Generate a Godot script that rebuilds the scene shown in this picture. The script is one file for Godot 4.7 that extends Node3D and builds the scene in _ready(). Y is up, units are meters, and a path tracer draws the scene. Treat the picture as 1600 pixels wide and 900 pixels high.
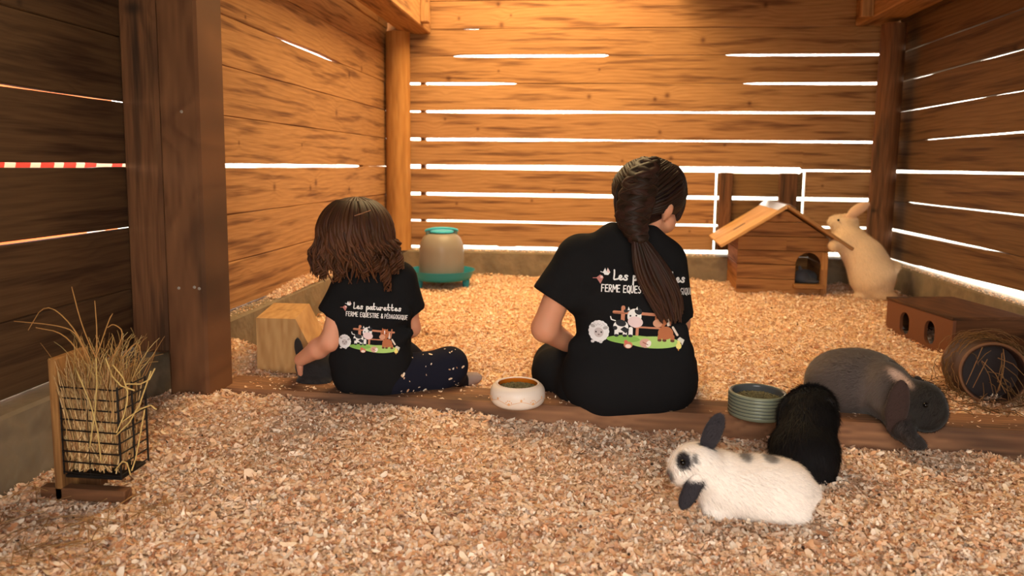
extends Node3D
# A wooden rabbit stall: two people seated on a floor beam with their backs to us, rabbits, bowls, a hutch, deep wood shavings.

const PX := 1190.0            # focal length in pixels of a 1600x900 frame
const EYE := Vector3(0, 0.8, 0)
var look := Basis.from_euler(Vector3(deg_to_rad(-6.486), deg_to_rad(5.715), deg_to_rad(0.592)))
var rng := RandomNumberGenerator.new()
var used := {}
var M := {}

# ---------------------------------------------------------------- mesh builder
class MB:
	var v := PackedVector3Array()
	var n := PackedVector3Array()
	var c := PackedColorArray()
	var u := PackedVector2Array()
	var i := PackedInt32Array()
	var col := Color.WHITE

	func vert(p: Vector3, nn: Vector3, uv := Vector2.ZERO) -> int:
		v.append(p); n.append(nn); c.append(col); u.append(uv)
		return v.size() - 1

	func tri(a: int, b: int, d: int) -> void:
		var g := (v[b] - v[a]).cross(v[d] - v[a])
		if g.dot(n[a] + n[b] + n[d]) > 0.0:
			i.append(a); i.append(d); i.append(b)
		else:
			i.append(a); i.append(b); i.append(d)

	func quad(p0: Vector3, p1: Vector3, p2: Vector3, p3: Vector3, nn: Vector3, uvs: Array = []) -> void:
		var k := v.size()
		var ps := [p0, p1, p2, p3]
		for j in 4:
			vert(ps[j], nn, uvs[j] if uvs.size() else Vector2.ZERO)
		tri(k, k + 1, k + 2)
		tri(k, k + 2, k + 3)

	# a chamfered box with grain uvs along the axis «grain»
	func box(lo: Vector3, hi: Vector3, bev := 0.004, grain := 0, strip := 0.0, xf := Transform3D()) -> void:
		var ce := (lo + hi) / 2.0
		var h := (hi - lo) / 2.0
		var o1 := (grain + 1) % 3
		var o2 := (grain + 2) % 3
		var put := func(ps: Array, nn: Vector3):
			var k := v.size()
			for q in ps:
				var t: Vector3 = q + h
				var w := fposmod((t[o1] + t[o2]) / 0.21, 2.0)
				w = 0.04 + 0.92 * (w if w < 1.0 else 2.0 - w)
				vert(xf * (ce + q), (xf.basis * nn).normalized(), Vector2((q[grain] + ce[grain]) / 4.0 + strip * 0.37, (strip + w) / 10.0))
			for j in range(1, ps.size() - 1):
				tri(k, k + j, k + j + 1)
		for ax in 3:
			for s in [-1.0, 1.0]:
				var b := (ax + 1) % 3
				var d := (ax + 2) % 3
				var ps := []
				for w in [[-1, -1], [1, -1], [1, 1], [-1, 1]]:
					var q := Vector3()
					q[ax] = s * h[ax]; q[b] = w[0] * (h[b] - bev); q[d] = w[1] * (h[d] - bev)
					ps.append(q)
				var nn := Vector3(); nn[ax] = s
				put.call(ps, nn)
				for s2 in [-1.0, 1.0]:   # the edge between faces ax and b
					var p0 := Vector3(); var p1 := Vector3(); var p2 := Vector3(); var p3 := Vector3()
					p0[ax] = s * h[ax]; p0[b] = s2 * (h[b] - bev); p0[d] = -(h[d] - bev)
					p1 = p0; p1[d] = h[d] - bev
					p2[ax] = s * (h[ax] - bev); p2[b] = s2 * h[b]; p2[d] = h[d] - bev
					p3 = p2; p3[d] = -(h[d] - bev)
					var ne := Vector3(); ne[ax] = s; ne[b] = s2
					put.call([p0, p1, p2, p3], ne.normalized())
		for sx in [-1.0, 1.0]:
			for sy in [-1.0, 1.0]:
				for sz in [-1.0, 1.0]:
					var s := Vector3(sx, sy, sz)
					put.call([s * (h - Vector3(0, bev, bev)), s * (h - Vector3(bev, 0, bev)), s * (h - Vector3(bev, bev, 0))], s.normalized())

	func tube(pts: Array, rads: Array, sides := 6, caps := true, squash := 1.0, flat := Vector3.ZERO) -> void:
		var m := pts.size()
		var base := v.size()
		var side := Vector3.ZERO
		for k in m:
			var t: Vector3 = (pts[mini(k + 1, m - 1)] - pts[maxi(k - 1, 0)]).normalized()
			if side == Vector3.ZERO:
				side = t.cross(flat if flat != Vector3.ZERO else (Vector3.UP if absf(t.y) < 0.9 else Vector3.RIGHT)).normalized()
			if flat != Vector3.ZERO and t.cross(flat).length() > 0.1:
				side = t.cross(flat).normalized()
			side = (side - t * side.dot(t)).normalized()
			var up := side.cross(t)
			for j in sides + 1:
				var a := TAU * j / sides
				var d := side * cos(a) + up * sin(a) * squash
				vert(pts[k] + d * rads[k], (side * cos(a) * squash + up * sin(a)).normalized(), Vector2(float(j) / sides, float(k) / (m - 1)))
		for k in m - 1:
			for j in sides:
				var q := base + k * (sides + 1) + j
				tri(q, q + 1, q + sides + 2)
				tri(q, q + sides + 2, q + sides + 1)
		if caps:
			for e in [0, m - 1]:
				var t: Vector3 = (pts[0] - pts[1]).normalized() if e == 0 else (pts[m - 1] - pts[m - 2]).normalized()
				var k0 := vert(pts[e], t)
				for j in sides + 1:
					vert(v[base + e * (sides + 1) + j], t)
				for j in sides:
					tri(k0, k0 + 1 + j, k0 + 2 + j)

	# profile points (radius, height) turned round y
	func lathe(prof: Array, segs := 32, xf := Transform3D()) -> void:
		var base := v.size()
		var m := prof.size()
		for k in m:
			var t: Vector2 = (prof[mini(k + 1, m - 1)] - prof[maxi(k - 1, 0)]).normalized()
			var nr := Vector2(t.y, -t.x)
			for j in segs + 1:
				var a := TAU * j / segs
				vert(xf * Vector3(prof[k].x * cos(a), prof[k].y, prof[k].x * sin(a)), (xf.basis * Vector3(nr.x * cos(a), nr.y, nr.x * sin(a))).normalized(), Vector2(float(j) / segs, float(k) / (m - 1)))
		for k in m - 1:
			for j in segs:
				var q := base + k * (segs + 1) + j
				tri(q, q + 1, q + segs + 2)
				tri(q, q + segs + 2, q + segs + 1)

	# a flat outline (x, y) pushed from z0 to z1
	func prism(poly: PackedVector2Array, z0: float, z1: float, xf := Transform3D(), strip := 0.0) -> void:
		var ids := Geometry2D.triangulate_polygon(poly)
		for z in [z0, z1]:
			var nn: Vector3 = (xf.basis * Vector3(0, 0, 1 if z == maxf(z0, z1) else -1)).normalized()
			var k := v.size()
			for p in poly:
				vert(xf * Vector3(p.x, p.y, z), nn, Vector2(p.x / 4.0 + strip * 0.31, (strip + 0.1 + fposmod(p.y / 0.25, 0.8)) / 10.0))
			for j in range(0, ids.size(), 3):
				tri(k + ids[j], k + ids[j + 1], k + ids[j + 2])
		var turn := 0.0
		for j in poly.size():
			turn += poly[j].cross(poly[(j + 1) % poly.size()])
		for j in poly.size():
			var a := poly[j]
			var b := poly[(j + 1) % poly.size()]
			var e := (b - a).normalized()
			var o := Vector2(e.y, -e.x) * (1.0 if turn > 0 else -1.0)
			var nn := (xf.basis * Vector3(o.x, o.y, 0)).normalized()
			quad(xf * Vector3(a.x, a.y, z0), xf * Vector3(b.x, b.y, z0), xf * Vector3(b.x, b.y, z1), xf * Vector3(a.x, a.y, z1), nn, [Vector2(0, (strip + 0.4) / 10), Vector2(a.distance_to(b) / 4, (strip + 0.4) / 10), Vector2(a.distance_to(b) / 4, (strip + 0.6) / 10), Vector2(0, (strip + 0.6) / 10)])

	func mesh() -> ArrayMesh:
		var am := ArrayMesh.new()
		var arr := []
		arr.resize(Mesh.ARRAY_MAX)
		arr[Mesh.ARRAY_VERTEX] = v
		arr[Mesh.ARRAY_NORMAL] = n
		arr[Mesh.ARRAY_COLOR] = c
		arr[Mesh.ARRAY_TEX_UV] = u
		arr[Mesh.ARRAY_INDEX] = i
		am.add_surface_from_arrays(Mesh.PRIMITIVE_TRIANGLES, arr)
		return am


# ---------------------------------------------------------------- naming and tagging
func numbered(called: String) -> String:
	used[called] = used.get(called, 0) + 1
	return called if used[called] == 1 else "%s_%03d" % [called, used[called] - 1]

func tag(o: Node, label: String, category := "", group := "", kind := "") -> Node:
	if label: o.set_meta("label", label)
	if category: o.set_meta("category", category)
	if group: o.set_meta("group", group)
	if kind: o.set_meta("kind", kind)
	return o

func thing(called: String, label: String, category: String, at_ := Vector3.ZERO, turn := 0.0, kind := "", group := "") -> Node3D:
	var o := Node3D.new()
	o.name = numbered(called)
	add_child(o)
	o.position = at_
	o.rotation.y = turn
	tag(o, label, category, group, kind)
	return o

func part(called: String, mb: MB, mat: Material, parent: Node = self) -> MeshInstance3D:
	var o := MeshInstance3D.new()
	o.name = numbered(called) if parent == self else called
	o.mesh = mb.mesh()
	o.material_override = mat
	parent.add_child(o, true)
	return o

func scatter(called: String, mesh: Mesh, mat: Material, xs: Array, cols: PackedColorArray, parent: Node = self) -> MultiMeshInstance3D:
	var mm := MultiMesh.new()
	mm.transform_format = MultiMesh.TRANSFORM_3D
	mm.use_colors = true
	mm.mesh = mesh
	mm.instance_count = xs.size()
	var buf := PackedFloat32Array()
	buf.resize(xs.size() * 16)
	for k in xs.size():
		var t: Transform3D = xs[k]
		var b := t.basis
		var o := t.origin
		var q := k * 16
		buf[q] = b.x.x; buf[q + 1] = b.y.x; buf[q + 2] = b.z.x; buf[q + 3] = o.x
		buf[q + 4] = b.x.y; buf[q + 5] = b.y.y; buf[q + 6] = b.z.y; buf[q + 7] = o.y
		buf[q + 8] = b.x.z; buf[q + 9] = b.y.z; buf[q + 10] = b.z.z; buf[q + 11] = o.z
		buf[q + 12] = cols[k].r; buf[q + 13] = cols[k].g; buf[q + 14] = cols[k].b; buf[q + 15] = 1.0
	mm.buffer = buf
	var o := MultiMeshInstance3D.new()
	o.name = numbered(called) if parent == self else called
	o.multimesh = mm
	o.material_override = mat
	parent.add_child(o, true)
	o.set_meta("kind", "stuff")
	return o

# the point at distance -z in front of the camera's plane z = 0 that pixel (x, y) of the photograph looks at
func at(x: float, y: float, z: float) -> Vector3:
	var d := look * Vector3((x - 800.0) / PX, -(y - 394.7) / PX, -1.0)
	return EYE + d * (z / d.z)

func pixel(p: Vector3) -> Vector2:
	var q := look.inverse() * (p - EYE)
	return Vector2(800.0 + PX * q.x / -q.z, 394.7 - PX * q.y / -q.z) if q.z < -0.05 else Vector2(-9999, 0)

# ---------------------------------------------------------------- materials
func noise(freq: float, seed_: int, oct := 3) -> FastNoiseLite:
	var f := FastNoiseLite.new()
	f.seed = seed_
	f.frequency = freq
	f.noise_type = FastNoiseLite.TYPE_SIMPLEX
	f.fractal_octaves = oct
	return f

# ten board faces, one above the other, each with its own grain, knots and dark weathering
func wood_image(w: int, h: int, seed_: int, early: Color, late: Color, dark: Color, weather: float, rings := 8.0) -> Image:
	var im := Image.create(w, h, false, Image.FORMAT_RGB8)
	var warp := noise(1.0, seed_, 2)
	var fine := noise(1.0, seed_ + 1, 2)
	var blot := noise(1.0, seed_ + 2, 4)
	var r := RandomNumberGenerator.new()
	r.seed = seed_
	var sh := h / 10
	for s in 10:
		var knots := []
		for k in 5:
			knots.append(Vector4(r.randf(), r.randf_range(0.1, 0.9), r.randf_range(0.05, 0.13), r.randf()))
		var pith := r.randf_range(-0.8, 1.8)
		var tone := r.randf_range(-0.12, 0.12)
		for y in sh:
			var fv := float(y) / sh
			for x in w:
				var fu := float(x) / w
				var bend := 0.0
				var kd := 0.0
				for k: Vector4 in knots:
					var dx := (fu - k.x) * 20.0
					if absf(dx) > 1.6:
						continue
					var dy := fv - k.y
					var q := dx * dx * 0.9 + dy * dy
					var f := exp(-q / (k.z * k.z * 5.0))
					bend += f * 1.1 * dy
					if k.w > 0.35:
						kd = maxf(kd, exp(-(dx * dx * 1.4 + dy * dy) / (k.z * k.z * 0.55)))
				var wv := fv + bend + 0.13 * warp.get_noise_2d(fu * 3.5, s * 31.0 + fv * 0.3)
				var ring := absf(wv - pith) * rings + 0.12 * warp.get_noise_2d(fu * 9.0 + 91.0, fv * 3.0 + s * 13.0)
				var g := ring - floorf(ring)
				g = g * g * (1.0 if g < 0.82 else (1.0 - g) / 0.18)
				var st := fine.get_noise_2d(fu * 15.0, fv * 38.0 + s * 77.0)
				var col := early.lerp(late, clampf(0.5 * g + 0.3 * st + 0.2 + tone, 0.0, 1.0))
				var b := blot.get_noise_2d(fu * 4.0 + s * 5.0, fv * 2.8 + s * 19.0)
				b = clampf((b - 0.1) * 1.5, 0.0, 1.0) * weather
				col = col.lerp(dark, clampf(b * (0.8 + 0.3 * st) + kd * 0.6, 0.0, 0.9))
				im.set_pixel(x, y + s * sh, col)
	return im

func mat(col: Color, rough := 0.8, tex: Texture2D = null) -> StandardMaterial3D:
	var m := StandardMaterial3D.new()
	m.albedo_color = col
	m.roughness = rough
	m.metallic_specular = 0.35
	m.vertex_color_use_as_albedo = true
	if tex: m.albedo_texture = tex
	return m

func noise_tex(freq: float, seed_: int, ramp: Array, size := 256, oct := 4, as_normal := false) -> NoiseTexture2D:
	var t := NoiseTexture2D.new()
	t.width = size; t.height = size
	t.seamless = true
	t.noise = noise(freq, seed_, oct)
	if as_normal:
		t.as_normal_map = true
		t.bump_strength = 4.0
	else:
		var g := Gradient.new()
		g.offsets = PackedFloat32Array(range(ramp.size()).map(func(k): return float(k) / (ramp.size() - 1)))
		g.colors = PackedColorArray(ramp)
		t.color_ramp = g
	return t

func tri_mat(ramp: Array, freq: float, scale_: float, rough: float, seed_: int, relief := 0.0) -> StandardMaterial3D:
	var m := mat(Color.WHITE, rough, noise_tex(freq, seed_, ramp))
	m.uv1_triplanar = true
	m.uv1_world_triplanar = true
	m.uv1_scale = Vector3.ONE * scale_
	if relief > 0.0:
		m.normal_enabled = true
		m.normal_texture = noise_tex(freq * 2.0, seed_ + 5, [], 256, 4, true)
		m.normal_scale = relief
	return m

func make_materials() -> void:
	var wi := wood_image(1024, 640, 11, Color8(182, 135, 88), Color8(136, 95, 58), Color8(78, 46, 28), 0.78)
	M.board = mat(Color.WHITE, 0.78, ImageTexture.create_from_image(wi))
	var ti := wood_image(1024, 640, 37, Color8(122, 82, 52), Color8(80, 50, 31), Color8(38, 27, 20), 0.7)
	M.timber = mat(Color.WHITE, 0.8, ImageTexture.create_from_image(ti))
	var bi := wood_image(1024, 640, 61, Color8(152, 108, 76), Color8(92, 60, 42), Color8(58, 44, 36), 0.75, 22.0)
	M.beam = mat(Color.WHITE, 0.82, ImageTexture.create_from_image(bi))
	var li := wood_image(512, 320, 53, Color8(214, 168, 112), Color8(178, 126, 74), Color8(110, 74, 44), 0.35)
	M.pale = mat(Color.WHITE, 0.75, ImageTexture.create_from_image(li))
	M.concrete = tri_mat([Color8(104, 92, 76), Color8(122, 108, 88), Color8(134, 118, 96), Color8(112, 98, 80)], 0.012, 1.2, 0.95, 3, 0.5)
	M.bed = tri_mat([Color8(196, 156, 116), Color8(222, 188, 148), Color8(232, 204, 168), Color8(206, 168, 128)], 0.05, 3.0, 1.0, 8, 1.0)
	M.gravel = tri_mat([Color8(176, 172, 158), Color8(196, 192, 176), Color8(150, 160, 120)], 0.03, 0.5, 1.0, 9)
	M.flake = mat(Color.WHITE, 0.85)
	M.flake.cull_mode = BaseMaterial3D.CULL_DISABLED
	M.flake.backlight_enabled = true
	M.flake.backlight = Color(0.5, 0.46, 0.4)
	M.skin = mat(Color.WHITE, 0.55)
	M.skin.subsurf_scatter_enabled = true
	M.skin.subsurf_scatter_strength = 0.12
	M.cloth = mat(Color8(25, 24, 25), 0.92)
	M.cloth.metallic_specular = 0.2
	M.cloth.uv1_triplanar = true
	M.cloth.uv1_scale = Vector3(3.0, 2.2, 3.0)
	M.cloth.normal_enabled = true
	M.cloth.normal_texture = noise_tex(0.012, 44, [], 256, 3, true)
	M.cloth.normal_scale = 0.7
	M.navy = mat(Color8(27, 27, 38), 0.92)
	M.navy.metallic_specular = 0.2
	M.hair = mat(Color.WHITE, 0.55)
	M.hair.metallic_specular = 0.3
	M.fur = mat(Color.WHITE, 0.85)
	M.fur.rim_enabled = true
	M.fur.rim = 0.25
	M.eye = mat(Color8(14, 10, 9), 0.08)
	M.plain = mat(Color.WHITE, 0.6)
	M.hay = mat(Color.WHITE, 0.7)
	M.wire = mat(Color8(38, 34, 32), 0.5)
	M.wire.metallic = 0.5
	M.pellet = mat(Color.WHITE, 0.95)
	M.fur_hair = mat(Color.WHITE, 0.7)
	M.fur_hair.cull_mode = BaseMaterial3D.CULL_DISABLED
	M.print = mat(Color.WHITE, 0.75, shirt_art())
	M.print.texture_repeat = false
	M.print.transparency = BaseMaterial3D.TRANSPARENCY_ALPHA_SCISSOR
	M.print.alpha_scissor_threshold = 0.5
	M.cloth_light = mat(Color.WHITE, 0.95)
	M.glaze = mat(Color.WHITE, 0.18)
	M.glaze_white = mat(Color8(226, 210, 196), 0.22)
	M.plastic = mat(Color.WHITE, 0.4)
	M.jar = mat(Color(1, 1, 1), 0.3)
	M.metal = mat(Color.WHITE, 0.3)
	M.metal.metallic = 0.8
	M.round_wood = mat(Color8(222, 206, 178), 0.8, M.pale.albedo_texture)
	M.brown_wood = mat(Color8(104, 64, 40), 0.7)

# ---------------------------------------------------------------- boards
# keys: [[s, half-free width], ...] along the wall; linear between
func along(keys: Array, s: float) -> float:
	if s <= keys[0][0]: return keys[0][1]
	for k in keys.size() - 1:
		if s <= keys[k + 1][0]:
			var f: float = (s - keys[k][0]) / maxf(keys[k + 1][0] - keys[k][0], 1e-6)
			return lerpf(keys[k][1], keys[k + 1][1], f)
	return keys[-1][1]

# one wall board: runs from o + d*s0 to o + d*s1, its inner face at o with normal nn; the joints below and above give its edges
func plank(parent: Node, o: Vector3, d: Vector3, nn: Vector3, s0: float, s1: float, y0: float, y1: float, g0: Array, g1: Array, strip: float, tint: Color, thick := 0.03, called := "plank", material: Material = null) -> void:
	var mb := MB.new()
	mb.col = tint
	var wob := noise(1.3, int(strip * 97 + y0 * 1000 + s0 * 10), 2)
	var ss := [s0, s1]
	var steps := clampi(int((s1 - s0) / 0.16), 2, 26)
	for k in range(1, steps): ss.append(s0 + (s1 - s0) * k / steps)
	for g in [g0, g1]:
		for k in g:
			if k[0] > s0 + 0.001 and k[0] < s1 - 0.001: ss.append(k[0])
	ss.sort()
	var lean := rng.randf_range(-0.003, 0.003)
	var rows := []
	for s: float in ss:
		var b := y0 + along(g0, s) / 2.0 + wob.get_noise_1d(s * 2.0) * 0.0016
		var t := y1 - along(g1, s) / 2.0 + wob.get_noise_1d(s * 2.0 + 50) * 0.0016
		var p := o + d * s + nn * (wob.get_noise_1d(s * 0.8 + 9) * 0.004 + lean)
		var e := 0.003
		rows.append([p - nn * thick + Vector3.UP * b, p - nn * e + Vector3.UP * b, p + Vector3.UP * (b + e), p + Vector3.UP * (t - e), p - nn * e + Vector3.UP * t, p - nn * thick + Vector3.UP * t])
	var vv := [0.9, 0.99, 0.96, 0.04, 0.01, 0.1]
	var nm := [Vector3.DOWN, (nn - Vector3.UP).normalized(), nn, (nn + Vector3.UP).normalized(), Vector3.UP, -nn]
	var run := maxf(4.0, (s1 - s0) * 1.02)
	var u0 := fmod(strip * 0.373, 1.0) * (1.0 - (s1 - s0) / run)
	for j in 6:
		for k in rows.size() - 1:
			var j2 := (j + 1) % 6
			var ua := (float(ss[k]) - s0) / run + u0
			var ub := (float(ss[k + 1]) - s0) / run + u0
			var st := fmod(strip, 10.0)
			mb.quad(rows[k][j], rows[k + 1][j], rows[k + 1][j2], rows[k][j2], nm[j], [Vector2(ua, (st + vv[j]) / 10), Vector2(ub, (st + vv[j]) / 10), Vector2(ub, (st + vv[j2]) / 10), Vector2(ua, (st + vv[j2]) / 10)])
	for e in [0, rows.size() - 1]:
		var ne := -d if e == 0 else d
		mb.quad(rows[e][0], rows[e][1], rows[e][4], rows[e][5], ne, [Vector2(0, st_v(strip)), Vector2(0.01, st_v(strip)), Vector2(0.01, st_v(strip)), Vector2(0, st_v(strip))])
	part(called, mb, material if material else M.board, parent)

func st_v(strip: float) -> float:
	return (fmod(strip, 10.0) + 0.5) / 10.0

func dull(k: float, r := 1.0, b := 1.0) -> Color:
	return Color(k * r, k, k * b)

# ---------------------------------------------------------------- bodies: tapered capsules and ellipsoids joined smoothly, meshed as surface nets
func cap(a: Vector3, b: Vector3, ra: float, rb: float, cut: Array = []) -> Dictionary:
	return {"a": a, "b": b, "ra": ra, "rb": rb, "cut": cut}

func ell(c: Vector3, r: Vector3, bx := Basis(), cut: Array = []) -> Dictionary:
	return {"e": c, "r": r, "bx": bx, "cut": cut}

# a basis whose x points along «x» and whose y is as near «up» as it can be
func frame(x: Vector3, up := Vector3.UP) -> Basis:
	var a := x.normalized()
	var z := a.cross(up).normalized()
	return Basis(a, z.cross(a), z)

func body(prims: Array, cell: float, k: float, paint = null) -> MB:
	var lo := Vector3.INF
	var hi := -Vector3.INF
	for p in prims:
		if p.has("e"):
			var m: float = maxf(p.r.x, maxf(p.r.y, p.r.z))
			p.lo = p.e - Vector3.ONE * m
			p.hi = p.e + Vector3.ONE * m
		else:
			var m: float = maxf(p.ra, p.rb)
			p.lo = p.a.min(p.b) - Vector3.ONE * m
			p.hi = p.a.max(p.b) + Vector3.ONE * m
		lo = lo.min(p.lo)
		hi = hi.max(p.hi)
	lo -= Vector3.ONE * cell * 3
	hi += Vector3.ONE * cell * 3
	var nx := int((hi.x - lo.x) / cell) + 2
	var ny := int((hi.y - lo.y) / cell) + 2
	var nz := int((hi.z - lo.z) / cell) + 2
	var f := PackedFloat32Array()
	f.resize(nx * ny * nz)
	f.fill(1.0)
	for p in prims:
		var mg: float = k + cell * 2.5
		var l: Vector3 = (p.lo - lo - Vector3.ONE * mg) / cell
		var g: Vector3 = (p.hi - lo + Vector3.ONE * mg) / cell
		var is_e: bool = p.has("e")
		var cut: Array = p.cut
		var a: Vector3 = p.e if is_e else p.a
		var ab := Vector3.ZERO
		var inv: Basis
		var r := Vector3.ONE
		var ra := 0.0
		var dr := 0.0
		var ll := 1.0
		if is_e:
			inv = p.bx.transposed()
			r = p.r
		else:
			ab = p.b - p.a
			ll = maxf(ab.length_squared(), 1e-9)
			ra = p.ra
			dr = p.rb - p.ra
		var r2 := r * r
		for z in range(maxi(int(l.z), 0), mini(int(g.z) + 1, nz)):
			for y in range(maxi(int(l.y), 0), mini(int(g.y) + 1, ny)):
				var at_ := (z * ny + y) * nx
				for x in range(maxi(int(l.x), 0), mini(int(g.x) + 1, nx)):
					var q := lo + Vector3(x, y, z) * cell
					var d: float
					if is_e:
						var t := inv * (q - a)
						var k0 := (t / r).length()
						d = k0 * (k0 - 1.0) / maxf((t / r2).length(), 1e-6)
					else:
						var h := clampf((q - a).dot(ab) / ll, 0.0, 1.0)
						d = (q - a - ab * h).length() - ra - dr * h
					if cut:
						d = maxf(d, (q - cut[0]).dot(cut[1]))
					var o := f[at_ + x]
					var e := o - d
					if e >= k:
						f[at_ + x] = d
					elif e > -k:
						var w := 0.5 + 0.5 * e / k
						f[at_ + x] = o + (d - o) * w - k * w * (1.0 - w)
	var mb := MB.new()
	var cellv := {}
	var sx := 1
	var sy := nx
	var sz := nx * ny
	var lim := cell * 2.0
	var off := [0, sx, sy, sx + sy, sz, sx + sz, sy + sz, sx + sy + sz]
	for z in nz - 1:
		for y in ny - 1:
			var row := (z * ny + y) * nx
			for x in nx - 1:
				var id := row + x
				var f0 := f[id]
				if f0 > lim or f0 < -lim:
					continue
				var inside := 0
				var val := [f0, f[id + sx], f[id + sy], f[id + sx + sy], f[id + sz], f[id + sx + sz], f[id + sy + sz], f[id + sx + sy + sz]]
				for w: float in val:
					if w < 0.0: inside += 1
				if inside == 0 or inside == 8:
					continue
				var sum := Vector3.ZERO
				var cnt := 0
				for e in EDGES:
					var va: float = val[e[0]]
					var vb: float = val[e[1]]
					if (va < 0.0) != (vb < 0.0):
						var t := va / (va - vb)
						sum += CORNER[e[0]].lerp(CORNER[e[1]], t)
						cnt += 1
				var gr := Vector3(val[1] + val[3] + val[5] + val[7] - val[0] - val[2] - val[4] - val[6], val[2] + val[3] + val[6] + val[7] - val[0] - val[1] - val[4] - val[5], val[4] + val[5] + val[6] + val[7] - val[0] - val[1] - val[2] - val[3])
				var pos := lo + (Vector3(x, y, z) + sum / cnt) * cell
				gr = gr.normalized()
				if paint != null:
					mb.col = paint.call(pos, gr)
				cellv[id] = mb.vert(pos, gr)
	for id: int in cellv:
		var a := f[id] < 0.0
		for ax in 3:
			var s1: int = [sx, sy, sz][ax]
			if (f[id + s1] < 0.0) == a:
				continue
			var u1: int = [sy, sz, sx][ax]
			var u2: int = [sz, sx, sy][ax]
			if cellv.has(id - u1) and cellv.has(id - u2) and cellv.has(id - u1 - u2):
				mb.tri(cellv[id], cellv[id - u1], cellv[id - u1 - u2])
				mb.tri(cellv[id], cellv[id - u1 - u2], cellv[id - u2])
	return mb

const EDGES := [[0, 1], [2, 3], [4, 5], [6, 7], [0, 2], [1, 3], [4, 6], [5, 7], [0, 4], [1, 5], [2, 6], [3, 7]]
const CORNER: Array[Vector3] = [Vector3(0, 0, 0), Vector3(1, 0, 0), Vector3(0, 1, 0), Vector3(1, 1, 0), Vector3(0, 0, 1), Vector3(1, 0, 1), Vector3(0, 1, 1), Vector3(1, 1, 1)]

# random places on a mesh, even by area: [position, normal, colour]
func spots_on(mb: MB, count: int, r: RandomNumberGenerator) -> Array:
	var acc := PackedFloat32Array()
	var sum := 0.0
	for t in range(0, mb.i.size(), 3):
		sum += (mb.v[mb.i[t + 1]] - mb.v[mb.i[t]]).cross(mb.v[mb.i[t + 2]] - mb.v[mb.i[t]]).length()
		acc.append(sum)
	var out := []
	for k in count:
		var t := acc.bsearch(r.randf() * sum) * 3
		if t >= mb.i.size(): continue
		var a := r.randf()
		var b := r.randf()
		if a + b > 1.0:
			a = 1.0 - a
			b = 1.0 - b
		var i0 := mb.i[t]
		var i1 := mb.i[t + 1]
		var i2 := mb.i[t + 2]
		out.append([mb.v[i0] * (1 - a - b) + mb.v[i1] * a + mb.v[i2] * b, (mb.n[i0] * (1 - a - b) + mb.n[i1] * a + mb.n[i2] * b).normalized(), mb.c[i0]])
	return out

# short hairs over a coat; «flow» gives the direction that they lie in
func fur(mb: MB, parent: Node, count: int, length: float, width: float, seed_: int, flow: Callable) -> void:
	var r := RandomNumberGenerator.new()
	r.seed = seed_
	var hair := MB.new()
	for k in 2:
		var h0 := k * 0.5
		var h1 := h0 + 0.5
		var w0 := 1.0 - h0 * 0.7
		var w1 := 1.0 - h1
		var z0 := h0 * h0 * 0.3
		var z1 := h1 * h1 * 0.3
		hair.quad(Vector3(-w0 / 2, h0, -z0), Vector3(w0 / 2, h0, -z0), Vector3(w1 / 2, h1, -z1), Vector3(-w1 / 2, h1, -z1), Vector3(0, 0, 1))
	var xs := []
	var cols := PackedColorArray()
	for s in spots_on(mb, count, r):
		var nn: Vector3 = s[1]
		var fl: Vector3 = flow.call(s[0], nn)
		fl = fl - nn * fl.dot(nn)
		var d := (nn * 0.45 + fl.normalized() * 0.8 + Vector3(r.randf_range(-1, 1), r.randf_range(-1, 1), r.randf_range(-1, 1)) * 0.28).normalized()
		var sd := d.cross(nn).normalized()
		if sd.length() < 0.5: continue
		var ln := length * r.randf_range(0.6, 1.25)
		xs.append(Transform3D(Basis(sd * width, d * ln, sd.cross(d) * ln), s[0] - nn * 0.001))
		var j := r.randf_range(0.82, 1.18)
		cols.append(Color(s[2].r * j, s[2].g * j, s[2].b * j))
	scatter("fur", hair.mesh(), M.fur_hair, xs, cols, parent)

# ---------------------------------------------------------------- the shirt print, drawn on a 1000 x 740 canvas
var art: Image

func dot_(x: float, y: float, rx: float, ry: float, c: Color, rot := 0.0) -> void:
	var m := maxf(rx, ry)
	var cs := cos(rot)
	var sn := sin(rot)
	for j in range(maxi(0, int(y - m)), mini(art.get_height(), int(y + m) + 1)):
		for i in range(maxi(0, int(x - m)), mini(art.get_width(), int(x + m) + 1)):
			var a := i - x
			var b := j - y
			var p := (a * cs + b * sn) / rx
			var q := (-a * sn + b * cs) / ry
			if p * p + q * q <= 1.0:
				art.set_pixel(i, j, c)

func line_(pts: Array, r: float, c: Color) -> void:
	for k in pts.size() - 1:
		var a: Vector2 = pts[k]
		var b: Vector2 = pts[k + 1]
		var m := maxi(1, int(a.distance_to(b) / maxf(1.0, r * 0.5)))
		for s in m + 1:
			var p := a.lerp(b, float(s) / m)
			dot_(p.x, p.y, r, r, c)

func fill_(pts: Array, c: Color) -> void:
	var poly := PackedVector2Array(pts)
	var lo := poly[0]
	var hi := poly[0]
	for p in poly:
		lo = lo.min(p)
		hi = hi.max(p)
	for j in range(maxi(0, int(lo.y)), mini(art.get_height(), int(hi.y) + 1)):
		for i in range(maxi(0, int(lo.x)), mini(art.get_width(), int(hi.x) + 1)):
			if Geometry2D.is_point_in_polygon(Vector2(i, j), poly):
				art.set_pixel(i, j, c)

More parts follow.
